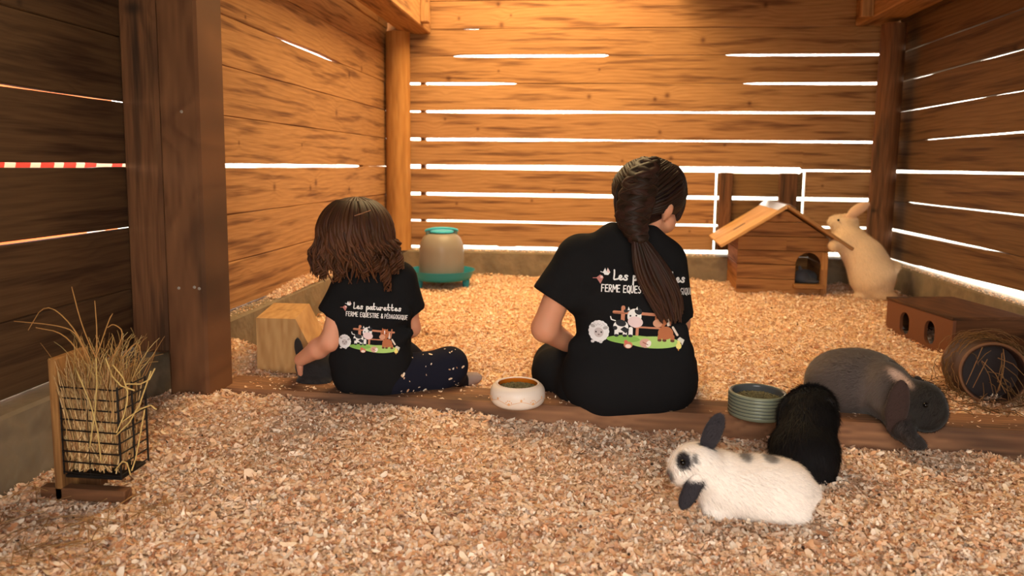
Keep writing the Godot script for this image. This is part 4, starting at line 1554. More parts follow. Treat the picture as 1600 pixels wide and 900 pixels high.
# ---------------------------------------------------------------- rabbits
func reach(x: float, y: float, z: float) -> float:   # metres per photo pixel at that place
	return -(look.inverse() * (at(x, y, z) - EYE)).z / PX

# an ellipsoid seen at (x, y) with radii in photo pixels across and up, and metres in depth; turned by «rot» degrees in the picture's plane
func blob(x: float, y: float, z: float, rx: float, ry: float, rz: float, rot := 0.0) -> Dictionary:
	var m := reach(x, y, z)
	return ell(at(x, y, z), Vector3(rx * m, ry * m, rz), Basis(Vector3.BACK, deg_to_rad(rot)))

func limb(x0: float, y0: float, z0: float, r0: float, x1: float, y1: float, z1: float, r1: float) -> Dictionary:
	return cap(at(x0, y0, z0), at(x1, y1, z1), r0 * reach(x0, y0, z0), r1 * reach(x1, y1, z1))

# 1 inside an ellipsoid, fading to 0 over «soft» of its radius
func within(p: Vector3, b: Dictionary, soft := 0.3) -> float:
	return 1.0 - smoothstep(1.25 - soft, 1.25 + soft, ((b.bx.transposed() * (p - b.e)) / b.r).length())

func mixc(a: Color, b: Color, t: float) -> Color:
	return a.lerp(b, clampf(t, 0.0, 1.0))

func lin(r: int, g: int, b: int) -> Color:
	return Color8(r, g, b).srgb_to_linear()

func ball(parent: Node, called: String, p: Vector3, r: float, m: Material, c := Color.WHITE, squash := Vector3.ONE) -> void:
	var mb := MB.new()
	mb.col = c
	var prof := []
	for k in 9: prof.append(Vector2(sin(PI * k / 8.0) * r, -cos(PI * k / 8.0) * r))
	mb.lathe(prof, 14, Transform3D(Basis.from_scale(squash), p))
	part(called, mb, m, parent)

func rabbit(label: String, base: Vector3, prims: Array, cell: float, k: float, paint: Callable, hairs: int, length: float, head: Vector3, seed_: int, ears: Array = []) -> Node3D:
	var o := thing("rabbit", label, "rabbit", Vector3.ZERO)
	var skin := body(prims, cell, k, paint)
	part("body", skin, M.fur, o)
	var flow := func(p: Vector3, _n: Vector3) -> Vector3: return (p - head).normalized() + Vector3(0, -0.35, 0)
	fur(skin, o, hairs, length, length * 0.085, seed_, flow)
	for e in ears:
		var ear := body([e], cell * 0.7, 0.003, paint)
		fur(ear, part("ear", ear, M.fur, o), hairs / 14, length * 0.55, length * 0.07, seed_ + 50, flow)
	return o

func build_rabbits() -> void:
	var o: Node3D
	# ---- white rabbit with black ears and eye patch, front right
	var z := -1.74
	var ear_up := blob(1113, 677, z + 0.03, 15, 36, 0.008, -20)
	var ear_down := blob(1079, 768, z + 0.07, 14, 33, 0.008, -24)
	var patch := blob(1068, 722, z + 0.07, 11, 12, 0.03)
	var spots := [blob(1087, 719, z + 0.07, 4, 6, 0.03), blob(1164, 709, z, 8, 6, 0.06), blob(1205, 712, z, 11, 5, 0.06), blob(1046, 744, z + 0.04, 5, 9, 0.03)]
	var white := lin(238, 226, 214)
	var soot := lin(44, 40, 44)
	var paint := func(p: Vector3, _n: Vector3) -> Color:
		var c := white
		c = mixc(c, soot, within(p, ear_up, 0.12) * smoothstep(at(1100, 704, z).y, at(1100, 690, z).y, p.y))
		c = mixc(c, soot, within(p, ear_down, 0.12) * smoothstep(at(1090, 746, z + 0.07).y, at(1090, 754, z + 0.07).y, p.y))
		c = mixc(c, soot, within(p, patch, 0.25))
		for s in spots: c = mixc(c, soot, within(p, s, 0.4) * 0.8)
		return c
	o = rabbit("small white rabbit with black ears and a black eye patch on the front shavings", Vector3.ZERO, [
		blob(1182, 762, z, 82, 52, 0.074), blob(1226, 768, z, 44, 46, 0.07), blob(1124, 752, z, 42, 50, 0.058), blob(1100, 735, z + 0.02, 32, 36, 0.045),
		blob(1085, 724, z + 0.025, 37, 33, 0.042, 20), blob(1063, 738, z + 0.03, 18, 19, 0.026), blob(1098, 742, z + 0.03, 22, 20, 0.036),
		blob(1226, 804, z + 0.05, 38, 12, 0.022), blob(1120, 802, z + 0.03, 22, 12, 0.02), blob(1105, 796, z - 0.02, 16, 12, 0.02), blob(1266, 768, z, 15, 14, 0.024)],
		0.0055, 0.02, paint, 26000, 0.013, at(1060, 725, z), 1, [ear_up, ear_down])
	ball(o, "eye", at(1067, 723, z + 0.063), 0.0072, M.eye)
	ball(o, "nose", at(1046, 742, z + 0.036), 0.004, M.plain, lin(120, 84, 80))

	# ---- black rabbit seen from behind
	z = -1.99
	var jet := lin(26, 22, 22)
	paint = func(_p: Vector3, _n: Vector3) -> Color: return jet
	o = rabbit("fluffy black rabbit seen from behind, between the white and the grey rabbits", Vector3.ZERO, [
		blob(1263, 650, z - 0.07, 43, 40, 0.066), blob(1262, 675, z - 0.03, 39, 36, 0.056), blob(1254, 699, z, 48, 40, 0.07), blob(1280, 714, z + 0.02, 27, 40, 0.05), blob(1236, 712, z + 0.02, 26, 30, 0.045),
		blob(1276, 744, z + 0.04, 26, 11, 0.026), blob(1270, 630, z - 0.11, 32, 26, 0.05), blob(1268, 735, z + 0.06, 16, 14, 0.02), blob(1232, 738, z + 0.02, 20, 10, 0.03)],
		0.006, 0.022, paint, 30000, 0.024, at(1258, 600, z - 0.2), 2, [blob(1296, 652, z - 0.04, 10, 30, 0.01, 8), blob(1226, 648, z - 0.06, 9, 28, 0.01, -8)])

	# ---- grey lop-eared rabbit stepping over the beam
	z = -2.33
	var grey := lin(80, 69, 64)
	var dark := lin(40, 34, 33)
	var brown := lin(56, 42, 36)
	var lop := blob(1402, 636, z + 0.19, 18, 44, 0.012, -6)
	var face := blob(1446, 640, z + 0.15, 40, 42, 0.09)
	var blaze := blob(1403, 588, z + 0.1, 14, 6, 0.06, -38)
	var leg := blob(1420, 684, z + 0.2, 40, 30, 0.08)
	paint = func(p: Vector3, n: Vector3) -> Color:
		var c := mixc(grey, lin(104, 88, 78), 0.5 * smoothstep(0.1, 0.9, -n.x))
		c = mixc(c, dark, within(p, face, 0.25))
		c = mixc(c, dark, 0.7 * within(p, leg, 0.5))
		c = mixc(c, lin(196, 164, 146), within(p, blaze, 0.5))
		c = mixc(c, brown, within(p, lop, 0.2))
		return c
	o = rabbit("large grey lop-eared rabbit stepping forward over the floor beam at the right", Vector3.ZERO, [
		blob(1338, 596, z - 0.02, 74, 52, 0.1), blob(1308, 604, z - 0.05, 48, 54, 0.098), blob(1384, 610, z + 0.06, 38, 46, 0.08), blob(1412, 622, z + 0.11, 28, 32, 0.06),
		blob(1440, 632, z + 0.14, 35, 37, 0.055), blob(1454, 646, z + 0.155, 23, 24, 0.042), blob(1440, 655, z + 0.15, 22, 16, 0.04),
		limb(1390, 632, z + 0.1, 26, 1408, 668, z + 0.18, 17), limb(1408, 668, z + 0.18, 15, 1426, 688, z + 0.22, 10), blob(1431, 692, z + 0.23, 18, 8, 0.02, -18),
		limb(1372, 630, z - 0.02, 20, 1388, 654, z + 0.03, 12), blob(1290, 640, z - 0.02, 38, 14, 0.04)],
		0.0065, 0.024, paint, 34000, 0.013, at(1450, 625, z), 3, [lop, blob(1436, 612, z + 0.06, 10, 26, 0.01, 10)])
	ball(o, "eye", at(1446, 633, z + 0.2), 0.0072, M.eye)

	# ---- white rabbit reared up against the hutch
	z = -4.62
	var cream := lin(226, 196, 158)
	var pinkish := lin(214, 150, 122)
	var e1 := blob(1340, 329, z - 0.02, 21, 7.5, 0.016, 36)
	var e2 := blob(1337, 327, z - 0.08, 15, 6, 0.014, 40)
	paint = func(p: Vector3, _n: Vector3) -> Color:
		return mixc(cream, pinkish, 0.35 * within(p, e1, 0.3))
	o = rabbit("white rabbit standing upright on its hind legs against the right side of the hutch", Vector3.ZERO, [
		blob(1363, 430, z, 35, 36, 0.11), blob(1352, 405, z - 0.01, 31, 36, 0.1, 30), blob(1333, 382, z - 0.03, 25, 28, 0.085, 30), blob(1322, 368, z - 0.04, 19, 20, 0.07),
		blob(1320, 349, z - 0.05, 20, 14, 0.055, 22), blob(1305, 346, z - 0.05, 11, 9, 0.036), limb(1322, 378, z - 0.02, 12, 1303, 384, z + 0.03, 9), limb(1318, 372, z - 0.1, 11, 1300, 372, z - 0.1, 8),
		blob(1371, 445, z + 0.05, 22, 22, 0.06), blob(1384, 463, z + 0.08, 18, 7, 0.035), blob(1352, 464, z + 0.02, 18, 7, 0.035), blob(1398, 416, z, 9, 8, 0.03)],
		0.009, 0.035, paint, 14000, 0.02, at(1310, 345, z), 4, [e1, e2])
	ball(o, "eye", at(1310, 344, z + 0.002), 0.007, M.eye)

	# ---- grey rabbit inside the hutch
	z = -4.82
	var ash := lin(96, 92, 94)
	paint = func(_p: Vector3, _n: Vector3) -> Color: return ash
	rabbit("grey rabbit crouching inside the hutch, seen through the arched doorway", Vector3.ZERO, [
		blob(1258, 434, z - 0.05, 18, 13, 0.07), blob(1253, 432, z + 0.02, 11, 10, 0.04), blob(1266, 439, z + 0.05, 14, 4, 0.03)],
		0.008, 0.02, paint, 4000, 0.015, at(1250, 430, z), 5, [blob(1251, 422, z + 0.01, 3, 8, 0.008, 20)])

	# ---- dark rabbit under the child's hand
	z = -2.42
	var coal := lin(40, 37, 37)
	paint = func(_p: Vector3, _n: Vector3) -> Color: return coal
	rabbit("small dark grey rabbit half hidden under the child's bare arm, one ear up", Vector3.ZERO, [
		blob(502, 574, z - 0.02, 28, 26, 0.06), blob(482, 572, z - 0.01, 20, 20, 0.045), blob(490, 595, z + 0.03, 28, 7, 0.03)],
		0.006, 0.018, paint, 8000, 0.011, at(470, 570, z), 6, [blob(467, 545, z - 0.02, 7, 18, 0.008, 8), blob(482, 560, z - 0.05, 7, 17, 0.008, -40)])

# ---------------------------------------------------------------- people
# a hand: w wrist, d towards the fingers, n out of the back of the hand, s its size, curl of each joint in radians
func hand(w: Vector3, d: Vector3, n: Vector3, s: float, curl: float, thumb: float) -> Array:
	d = d.normalized()
	var sd := d.cross(n).normalized()
	n = sd.cross(d).normalized()
	var out := [ell(w + d * 0.045 * s, Vector3(0.036, 0.05, 0.016) * s, Basis(sd, d, n))]
	for k in 4:
		var off := (k - 1.5) * 0.0185 * s
		var p := w + d * (0.078 - 0.004 * absf(k - 1.2)) * s + sd * off * thumb
		var len: float = [0.042, 0.048, 0.044, 0.034][k] * s
		var dir := (d + sd * off * thumb * 4.0).normalized()
		var last := w + d * 0.03 * s + sd * off * 0.7 * thumb
		out.append(cap(last, p, 0.0105 * s, 0.0095 * s))
		for j in 3:
			dir = dir.rotated(sd, -curl * (1.0 + 0.1 * k)).normalized()
			var q: Vector3 = p + dir * len * [1.0, 0.66, 0.5][j]
			out.append(cap(p, q, (0.0092 - 0.0008 * j) * s, (0.0084 - 0.0008 * j) * s))
			p = q
	var t0 := w + d * 0.022 * s - sd * 0.028 * s * thumb
	var t1 := t0 + (d * 0.7 - sd * 0.7 * thumb - n * 0.3).normalized() * 0.034 * s
	var t2 := t1 + (d * 0.9 - sd * 0.15 * thumb - n * 0.35).normalized() * 0.03 * s
	out.append(cap(t0, t1, 0.013 * s, 0.0105 * s))
	out.append(cap(t1, t2, 0.0105 * s, 0.008 * s))
	return out

# skull, jaw, nose and ears of a head that looks along f
func head(c: Vector3, f: Vector3, s: float, up := Vector3.UP) -> Array:
	f = f.normalized()
	var sd := f.cross(up).normalized()
	var u := sd.cross(f)
	var b := Basis(sd, u, -f)
	return [ell(c + u * 0.02 * s - f * 0.012 * s, Vector3(0.074, 0.088, 0.092) * s, b), ell(c - u * 0.05 * s + f * 0.035 * s, Vector3(0.055, 0.062, 0.056) * s, b),
		cap(c - u * 0.005 * s + f * 0.086 * s, c - u * 0.034 * s + f * 0.104 * s, 0.008 * s, 0.011 * s), ell(c - u * 0.09 * s + f * 0.062 * s, Vector3(0.022, 0.018, 0.02) * s, b),
		cap(c - u * 0.062 * s + f * 0.083 * s + sd * 0.014 * s, c - u * 0.062 * s + f * 0.083 * s - sd * 0.014 * s, 0.008 * s, 0.008 * s),
		ell(c - u * 0.012 * s + sd * 0.077 * s - f * 0.004 * s, Vector3(0.008, 0.031, 0.018) * s, b * Basis(Vector3.UP, 0.35)), ell(c - u * 0.012 * s - sd * 0.077 * s - f * 0.004 * s, Vector3(0.008, 0.031, 0.018) * s, b * Basis(Vector3.UP, -0.35))]

func eyes(parent: Node, c: Vector3, f: Vector3, s: float) -> void:
	f = f.normalized()
	var sd := f.cross(Vector3.UP).normalized()
	for k in [-1.0, 1.0]:
		ball(parent, "eye", c + f * 0.074 * s + sd * 0.031 * s * k + sd.cross(f) * 0.004 * s, 0.011 * s, M.plain, lin(225, 220, 215))
		ball(parent, "iris", c + f * 0.0815 * s + sd * 0.031 * s * k + sd.cross(f) * 0.003 * s, 0.005 * s, M.eye)

func smooth_path(pts: Array, passes := 2) -> Array:
	for pass_ in passes:
		var fine := [pts[0]]
		for k in pts.size() - 1:
			fine.append(pts[k].lerp(pts[k + 1], 0.25))
			fine.append(pts[k].lerp(pts[k + 1], 0.75))
		fine.append(pts[-1])
		pts = fine
	return pts

# one lock of hair along a path, thick r0 at its root and r1 at its tip
func lock(mb: MB, pts: Array, r0: float, r1: float, c0: Color, c1: Color, sides := 6) -> void:
	var rr := []
	var n := pts.size()
	for k in n:
		var t := float(k) / (n - 1)
		rr.append(lerpf(r0, r1, t * t))
	var v0 := mb.v.size()
	mb.tube(pts, rr, sides, true)
	for k in range(v0, mb.v.size()):
		mb.c[k] = mixc(c0, c1, mb.u[k].y)

func build_people() -> void:
	build_woman()
	build_child()

func build_woman() -> void:
	var o := thing("person", "larger seated person in a black t-shirt with dark braided ponytail, between the two food bowls", "person")
	var flesh := lin(202, 140, 108)
	var skin := func(p: Vector3, n: Vector3) -> Color: return flesh
	var hc := at(1020, 306, -2.42)
	var f := Vector3(0.62, -0.5, -0.6)
	var prims := head(hc, f, 1.0)
	prims.append_array([cap(at(1018, 325, -2.42), at(1002, 372, -2.41), 0.045, 0.048), cap(at(985, 440, -2.37), at(965, 560, -2.36), 0.08, 0.085), blob(1041, 346, -2.4, 15, 18, 0.05), blob(1042, 331, -2.335, 5, 16, 0.018, -22), blob(1044, 328, -2.33, 6, 8, 0.012, -22),
		cap(at(893, 412, -2.34), at(851, 512, -2.32), 0.044, 0.041), cap(at(853, 514, -2.32), at(905, 548, -2.50), 0.04, 0.026),
		cap(at(1048, 408, -2.38), at(1058, 505, -2.42), 0.04, 0.038), cap(at(1058, 505, -2.42), at(1010, 545, -2.62), 0.037, 0.026)])
	var hd := (at(905, 548, -2.50) - at(853, 514, -2.32)).normalized()
	part("body", body(prims, 0.0075, 0.02, skin), M.skin, o)
	var hb := body(hand(at(905, 548, -2.50), hd, Vector3(-0.2, 1, 0.2), 0.95, 0.35, -1.0), 0.004, 0.006, skin)
	part("hand", hb, M.skin, o)
	hb = body(hand(at(1010, 545, -2.62), Vector3(-0.6, -0.2, -0.6), Vector3(0.2, 1, 0.2), 0.95, 0.35, 1.0), 0.004, 0.006, skin)
	part("hand", hb, M.skin, o)
	eyes(o, hc, f, 1.0)

	# t-shirt
	var sa := at(900, 408, -2.35)
	var sb := at(866, 462, -2.33)
	var sd := (sb - sa).normalized()
	var ra := at(1040, 410, -2.38)
	var rb := at(1056, 492, -2.41)
	var rd := (rb - ra).normalized()
	var up_cut := [at(995, 350, -2.36), Vector3(0.05, 0.9, -0.1).normalized()]
	var shirt_prims := [
		cap(at(912, 398, -2.355), at(1034, 404, -2.375), 0.064, 0.058), cap(at(962, 374, -2.36), at(1010, 376, -2.37), 0.056, 0.054, up_cut),
		cap(at(945, 445, -2.36), at(1016, 448, -2.37), 0.1, 0.1), cap(at(950, 500, -2.36), at(1008, 502, -2.365), 0.102, 0.103), cap(at(952, 560, -2.345), at(1018, 562, -2.35), 0.108, 0.108),
		cap(at(935, 590, -2.325), at(1030, 590, -2.33), 0.118, 0.118), cap(at(950, 606, -2.315), at(1015, 604, -2.315), 0.098, 0.098),
		cap(sa, sb, 0.064, 0.07, [sb + sd * 0.012, sd]), cap(ra, rb, 0.058, 0.056, [rb + rd * 0.01, rd])]
	# soft folds of the cloth
	for q in [[905, 470, 960, 486, 0.016], [900, 540, 948, 520, 0.018], [1010, 560, 1066, 530, 0.02], [1024, 520, 1066, 512, 0.016], [910, 575, 985, 588, 0.02], [1068, 548, 1040, 600, 0.024]]:
		var z: float = -2.262
		shirt_prims.append(cap(at(q[0], q[1], z - 0.035), at(q[2], q[3], z - 0.012), q[4], q[4] * 0.8))
	var shirt := body(shirt_prims, 0.0085, 0.045)
	part("t_shirt", shirt, M.cloth, o)
	var right := Vector3(1, -0.02, 0).normalized()
	var up := Vector3(0.02, 0.99, -0.12).normalized()
	part("shirt_print", shirt_print(shirt, at(1007, 483, -2.265), right, up, 0.341, 0.252), M.print, o)

	# black trousers, legs crossed in front
	var tr := body([cap(at(925, 590, -2.35), at(1035, 590, -2.35), 0.1, 0.1), cap(at(915, 605, -2.36), at(870, 570, -2.62), 0.09, 0.076), cap(at(1040, 600, -2.36), at(1052, 572, -2.62), 0.09, 0.076),
		cap(at(872, 572, -2.62), at(985, 590, -2.82), 0.07, 0.05), cap(at(1050, 572, -2.62), at(930, 590, -2.8), 0.07, 0.05), cap(at(868, 580, -2.45), at(874, 572, -2.6), 0.08, 0.078)], 0.01, 0.04)
	part("trousers", tr, M.cloth, o)
	for q in [[at(1000, 596, -2.84), Vector3(0.1, -0.01, -0.06)], [at(915, 596, -2.82), Vector3(-0.1, -0.01, -0.06)]]:
		var sh := MB.new()
		sh.col = lin(70, 62, 58)
		sh.tube([q[0], q[0] + q[1] * 0.5, q[0] + q[1], q[0] + q[1] * 1.6], [0.036, 0.04, 0.036, 0.016], 10)
		part("shoe", sh, M.plain, o)

	# hair: cap, combed strands, French braid and tail
	var hair := MB.new()
	var root := lin(29, 21, 18)
	var tip := lin(74, 46, 32)
	var cc := at(1014, 300, -2.41)
	var capm := body([blob(1014, 299, -2.41, 54, 50, 0.108), blob(986, 320, -2.365, 26, 28, 0.06), blob(1050, 296, -2.43, 21, 38, 0.07), blob(996, 336, -2.345, 26, 18, 0.045)], 0.006, 0.03, func(p, n): return root)
	hair = capm
	var r := RandomNumberGenerator.new()
	r.seed = 17
	# the line of the braid down the back of the head
	var spine := smooth_path([at(1016, 250, -2.36), at(1006, 268, -2.305), at(1000, 290, -2.285), at(994, 315, -2.28), at(988, 338, -2.275), at(990, 356, -2.262), at(998, 374, -2.25)], 2)
	for side in [-1.0, 1.0]:
		for k in 70:
			var t := k / 69.0
			var j := int(t * (spine.size() - 7)) + 1
			var goal: Vector3 = spine[j] + Vector3(side * 0.008, 0, -0.004)
			var a := lerpf(0.1, 1.5, t)           # where the strand starts round the hairline
			var st := cc + Vector3(side * sin(a) * 0.104, cos(a) * 0.1 + 0.01, -0.05 + 0.045 * t)
			var pts := []
			for q in 7:
				var w := q / 6.0
				var p := st.lerp(goal, w)
				var dv := p - cc
				var rad := Vector3(dv.x / 0.114, dv.y / 0.106, dv.z / 0.114).length()
				p = cc + dv / maxf(rad, 0.2) * (1.0 if w < 0.9 else 1.02)
				p += Vector3(r.randfn(0, 0.0012), r.randfn(0, 0.0012), 0)
				pts.append(p)
			lock(hair, pts, 0.0042, 0.0036, mixc(root, tip, r.randf() * 0.35), mixc(root, tip, r.randf() * 0.25), 6)
	# loose strands in front of the ear, falling past the cheek
	for k in 16:
		var x := r.randf_range(-8, 4)
		var zz := r.randf_range(-0.05, 0.05)
		lock(hair, smooth_path([at(1030 + x, 256, -2.42 + zz), at(1058 + x, 268, -2.43 + zz), at(1068 + x * 0.6, 298, -2.44 + zz), at(1066 + x, 322, -2.45 + zz), at(1058 + x, 346 - absf(x), -2.46 + zz)], 2), 0.007, 0.002, root, mixc(root, tip, 0.4), 6)
	for k in 14:
		var x := r.randf_range(-6, 8)
		lock(hair, smooth_path([at(985 + x, 268, -2.36), at(968 + x, 295, -2.35), at(966 + x, 322, -2.34), at(970 + x * 1.5, 345 + r.randf() * 6, -2.335)], 2), 0.007, 0.0025, root, mixc(root, tip, 0.3), 6)
	var hair_node := part("hair", hair, M.hair, o)
	var braid := MB.new()
	var n := 60
	for s in 3:
		var pts := []
		var rr := []
		for k in n:
			var t := float(k) / (n - 1)
			var fi := t * (spine.size() - 1)
			var i0 := mini(int(fi), spine.size() - 2)
			var p: Vector3 = spine[i0].lerp(spine[i0 + 1], fi - i0)
			var w := TAU * (t * 3.2 + s / 3.0)
			var amp := lerpf(0.014, 0.029, sin(PI * minf(t * 1.05, 1.0)))
			pts.append(p + Vector3(sin(w) * amp * 1.25, 0, 0.006 + cos(w * 2.0) * amp * 0.42))
			rr.append(lerpf(0.011, 0.022, sin(PI * clampf(t, 0.05, 0.88))))
		var v0 := braid.v.size()
		braid.col = mixc(root, tip, 0.1 + 0.12 * s)
		braid.tube(pts, rr, 10)
		for q in 40:     # fine hairs that give the strand its lie
			var a := r.randf() * TAU
			var hp := []
			var k0 := r.randi_range(0, n - 16)
			for k in 14:
				hp.append(pts[k0 + k] + Vector3(cos(a + k * 0.12), 0, absf(sin(a + k * 0.12))) * (rr[k0 + k] + 0.0004))
			lock(braid, hp, 0.0014, 0.0008, mixc(root, tip, r.randf() * 0.7), mixc(root, tip, r.randf() * 0.7), 4)
	part("braid", braid, M.hair, hair_node)
	var tail := MB.new()
	for k in 130:
		var a := r.randf() * TAU
		var q := sqrt(r.randf())
		var u := Vector2(cos(a), sin(a)) * q
		var wave := r.randf_range(-3, 3)
		var end := r.randf_range(0.86, 1.06)
		var dz := 0.012 * u.y
		var pts := smooth_path([at(996 + u.x * 6, 368, -2.248 + dz * 0.5), at(1008 + u.x * 20, 395, -2.240 + dz), at(1022 + u.x * 31 + wave, 430, -2.236 + dz), at(1038 + u.x * 31, 462, -2.238 + dz), at(1049 + u.x * 19 + wave, 368 + 130 * end, -2.242 + dz)], 2)
		lock(tail, pts, 0.0062, 0.0016, mixc(root, tip, r.randf() * 0.4), mixc(root, tip, r.randf_range(0.3, 1.0)), 6)
	part("ponytail", tail, M.hair, hair_node)

func build_child() -> void:
	var o := thing("person", "small child with wavy brown shoulder-length hair in a black t-shirt, sitting at the left", "person")
	var flesh := lin(214, 150, 120)
	var skin := func(p: Vector3, n: Vector3) -> Color: return flesh
	var hc := at(546, 372, -2.38)
	var f := Vector3(-0.5, -0.55, -0.66)
	var el := at(517, 532, -2.30)
	var wr := at(470, 562, -2.37)
	var prims := head(hc, f, 0.94)
	prims.append_array([cap(at(556, 395, -2.38), at(570, 425, -2.38), 0.034, 0.036), cap(at(578, 475, -2.365), at(585, 560, -2.35), 0.06, 0.066),
		cap(at(538, 448, -2.34), el, 0.036, 0.0315), cap(el, el.lerp(wr, 0.4), 0.0315, 0.0315), cap(el.lerp(wr, 0.4), wr, 0.0315, 0.0215),
		cap(at(634, 445, -2.37), at(642, 512, -2.42), 0.034, 0.03), cap(at(642, 512, -2.42), at(600, 545, -2.58), 0.03, 0.022)])
	part("body", body(prims, 0.0065, 0.016, skin), M.skin, o)
	var hb := body(hand(at(468, 560, -2.372), Vector3(-0.18, -0.72, -0.5), Vector3(-0.75, 0.25, 0.55), 0.74, 0.42, -1.0), 0.003, 0.006, skin)
	part("hand", hb, M.skin, o)
	hb = body(hand(at(600, 545, -2.58), Vector3(-0.7, -0.3, -0.5), Vector3(0, 1, 0.2), 0.72, 0.35, 1.0), 0.003, 0.005, skin)
	part("hand", hb, M.skin, o)
	eyes(o, hc, f, 0.94)
	# t-shirt
	var sa := at(545, 442, -2.35)
	var sb := at(521, 488, -2.33)
	var sd := (sb - sa).normalized()
	var ra := at(630, 438, -2.37)
	var rb := at(645, 482, -2.39)
	var rd := (rb - ra).normalized()
	var shirt_prims := [
		cap(at(550, 434, -2.36), at(622, 432, -2.37), 0.05, 0.05), cap(at(570, 418, -2.37), at(596, 418, -2.375), 0.045, 0.045, [at(580, 398, -2.38), Vector3(0, 0.9, -0.1).normalized()]),
		cap(at(560, 474, -2.36), at(610, 472, -2.37), 0.078, 0.078), cap(at(560, 520, -2.355), at(604, 520, -2.36), 0.08, 0.08), cap(at(562, 562, -2.345), at(604, 564, -2.345), 0.088, 0.086),
		cap(at(556, 586, -2.335), at(600, 592, -2.33), 0.072, 0.068),
		cap(sa, sb, 0.046, 0.05, [sb + sd * 0.012, sd]), cap(ra, rb, 0.04, 0.041, [rb + rd * 0.008, rd])]
	for q in [[520, 500, 560, 520, 0.012], [640, 520, 600, 545, 0.013], [524, 560, 570, 548, 0.013], [636, 490, 610, 505, 0.011]]:
		shirt_prims.append(cap(at(q[0], q[1], -2.315), at(q[2], q[3], -2.29), q[4], q[4] * 0.8))
	var shirt := body(shirt_prims, 0.007, 0.035)
	part("t_shirt", shirt, M.cloth, o)
	part("shirt_print", shirt_print(shirt, at(584, 512, -2.28), Vector3(0.99, -0.03, -0.14), Vector3(0.03, 0.98, -0.2), 0.233, 0.168), M.print, o)
	# navy trousers, right knee out to the side, foot behind it
	var tr_prims := [cap(at(556, 586, -2.35), at(604, 590, -2.35), 0.066, 0.066), cap(at(606, 588, -2.34), at(704, 571, -2.43), 0.07, 0.054), cap(at(702, 568, -2.43), at(690, 592, -2.40), 0.052, 0.036),
		cap(at(704, 582, -2.43), at(722, 598, -2.53), 0.04, 0.03), cap(at(620, 592, -2.33), at(680, 600, -2.39), 0.042, 0.026),
		cap(at(580, 580, -2.38), at(632, 556, -2.62), 0.064, 0.05), cap(at(632, 556, -2.62), at(700, 590, -2.7), 0.045, 0.03)]
	var tr := body(tr_prims, 0.007, 0.03)
	part("trousers", tr, M.navy, o)
	for q in [[at(722, 594, -2.52), Vector3(0.045, 0.004, -0.02)], [at(700, 594, -2.7), Vector3(0.04, -0.002, -0.02)]]:
		var sh := MB.new()
		sh.col = lin(150, 128, 118)
		sh.tube([q[0] - q[1] * 0.3, q[0], q[0] + q[1] * 0.6, q[0] + q[1] * 1.1, q[0] + q[1] * 1.4], [0.02, 0.024, 0.025, 0.02, 0.008], 12)
		part("sock", sh, M.cloth_light, o)
	# shavings that cling to the trousers and the hem
	var r := RandomNumberGenerator.new()
	r.seed = 23
	var xs := []
	var cols := PackedColorArray()
	var both := [[tr, 46], [shirt, 40]]
	for q in both:
		for s in spots_on(q[0], q[1] * 6, r):
			if s[1].z < 0.2: continue
			var px := pixel(s[0])
			if q[0] == shirt and px.y < 596: continue
			if xs.size() > 70: break
			var b := Basis(Quaternion(Vector3.UP, s[1])) * Basis(Vector3.UP, r.randf() * TAU)
			xs.append(Transform3D(b * Basis.from_scale(Vector3.ONE * (r.randf_range(0.004, 0.008) if r.randf() < 0.8 else 0.013)), s[0] + s[1] * 0.002))
			cols.append(flake_color(r))
	scatter("clinging_shavings", flake_shape(0).mesh(), M.flake, xs, cols, o)
	# wavy hair
	var root := lin(24, 17, 14)
	var tip := lin(98, 60, 38)
	var cc := at(556, 362, -2.37)
	var hair := body([ell(cc, Vector3(0.104, 0.1, 0.11)), ell(at(548, 395, -2.37), Vector3(0.098, 0.07, 0.095))], 0.006, 0.03, func(p, n): return root)
	for k in 330:
		var a := r.randf_range(-2.2, 2.2)          # 0 is the back of the head
		var lay := r.randf()
		var crown := cc + Vector3(0.012, 0.1, -0.01)
		var drop := r.randf_range(0.05, 0.125) + 0.012 * cos(a) - (0.02 if a > 0.9 else 0.0)
		var ph := r.randf() * TAU
		var fr := r.randf_range(1.6, 2.6)
		var pts := []
		var nn := 16
		for j in nn:
			var t := float(j) / (nn - 1)
			var th := lerpf(0.12, 1.75, minf(t / 0.62, 1.0))
			var rx := 0.112 + 0.006 * lay
			var p := cc + Vector3(sin(th) * sin(a) * rx, cos(th) * (0.104 + 0.004 * lay), sin(th) * cos(a) * (0.116 + 0.006 * lay))
			if t > 0.62:
				var d := (t - 0.62) / 0.38
				p.y -= d * drop
				var flare := 0.02 * d * lay + 0.012 * sin(d * PI)
				p.x += sin(a) * flare - 0.006 * d
				p.z += cos(a) * flare * 0.8 - 0.02 * d * maxf(cos(a), 0.0)
			var amp := lerpf(0.009, 0.018, lay) * smoothstep(0.3, 1.0, t)
			p += Vector3(cos(a), 0, -sin(a)) * amp * sin(ph + fr * t * TAU) + Vector3(sin(a), 0, cos(a)) * amp * 0.7 * cos(ph + fr * t * TAU)
			if t < 0.12: p = p.lerp(crown, (0.12 - t) * 2.0)
			pts.append(p)
		lock(hair, pts, r.randf_range(0.0035, 0.0085), 0.0014, mixc(root, tip, r.randf() * 0.35), mixc(root, tip, r.randf_range(0.2, 1.2)), 6)
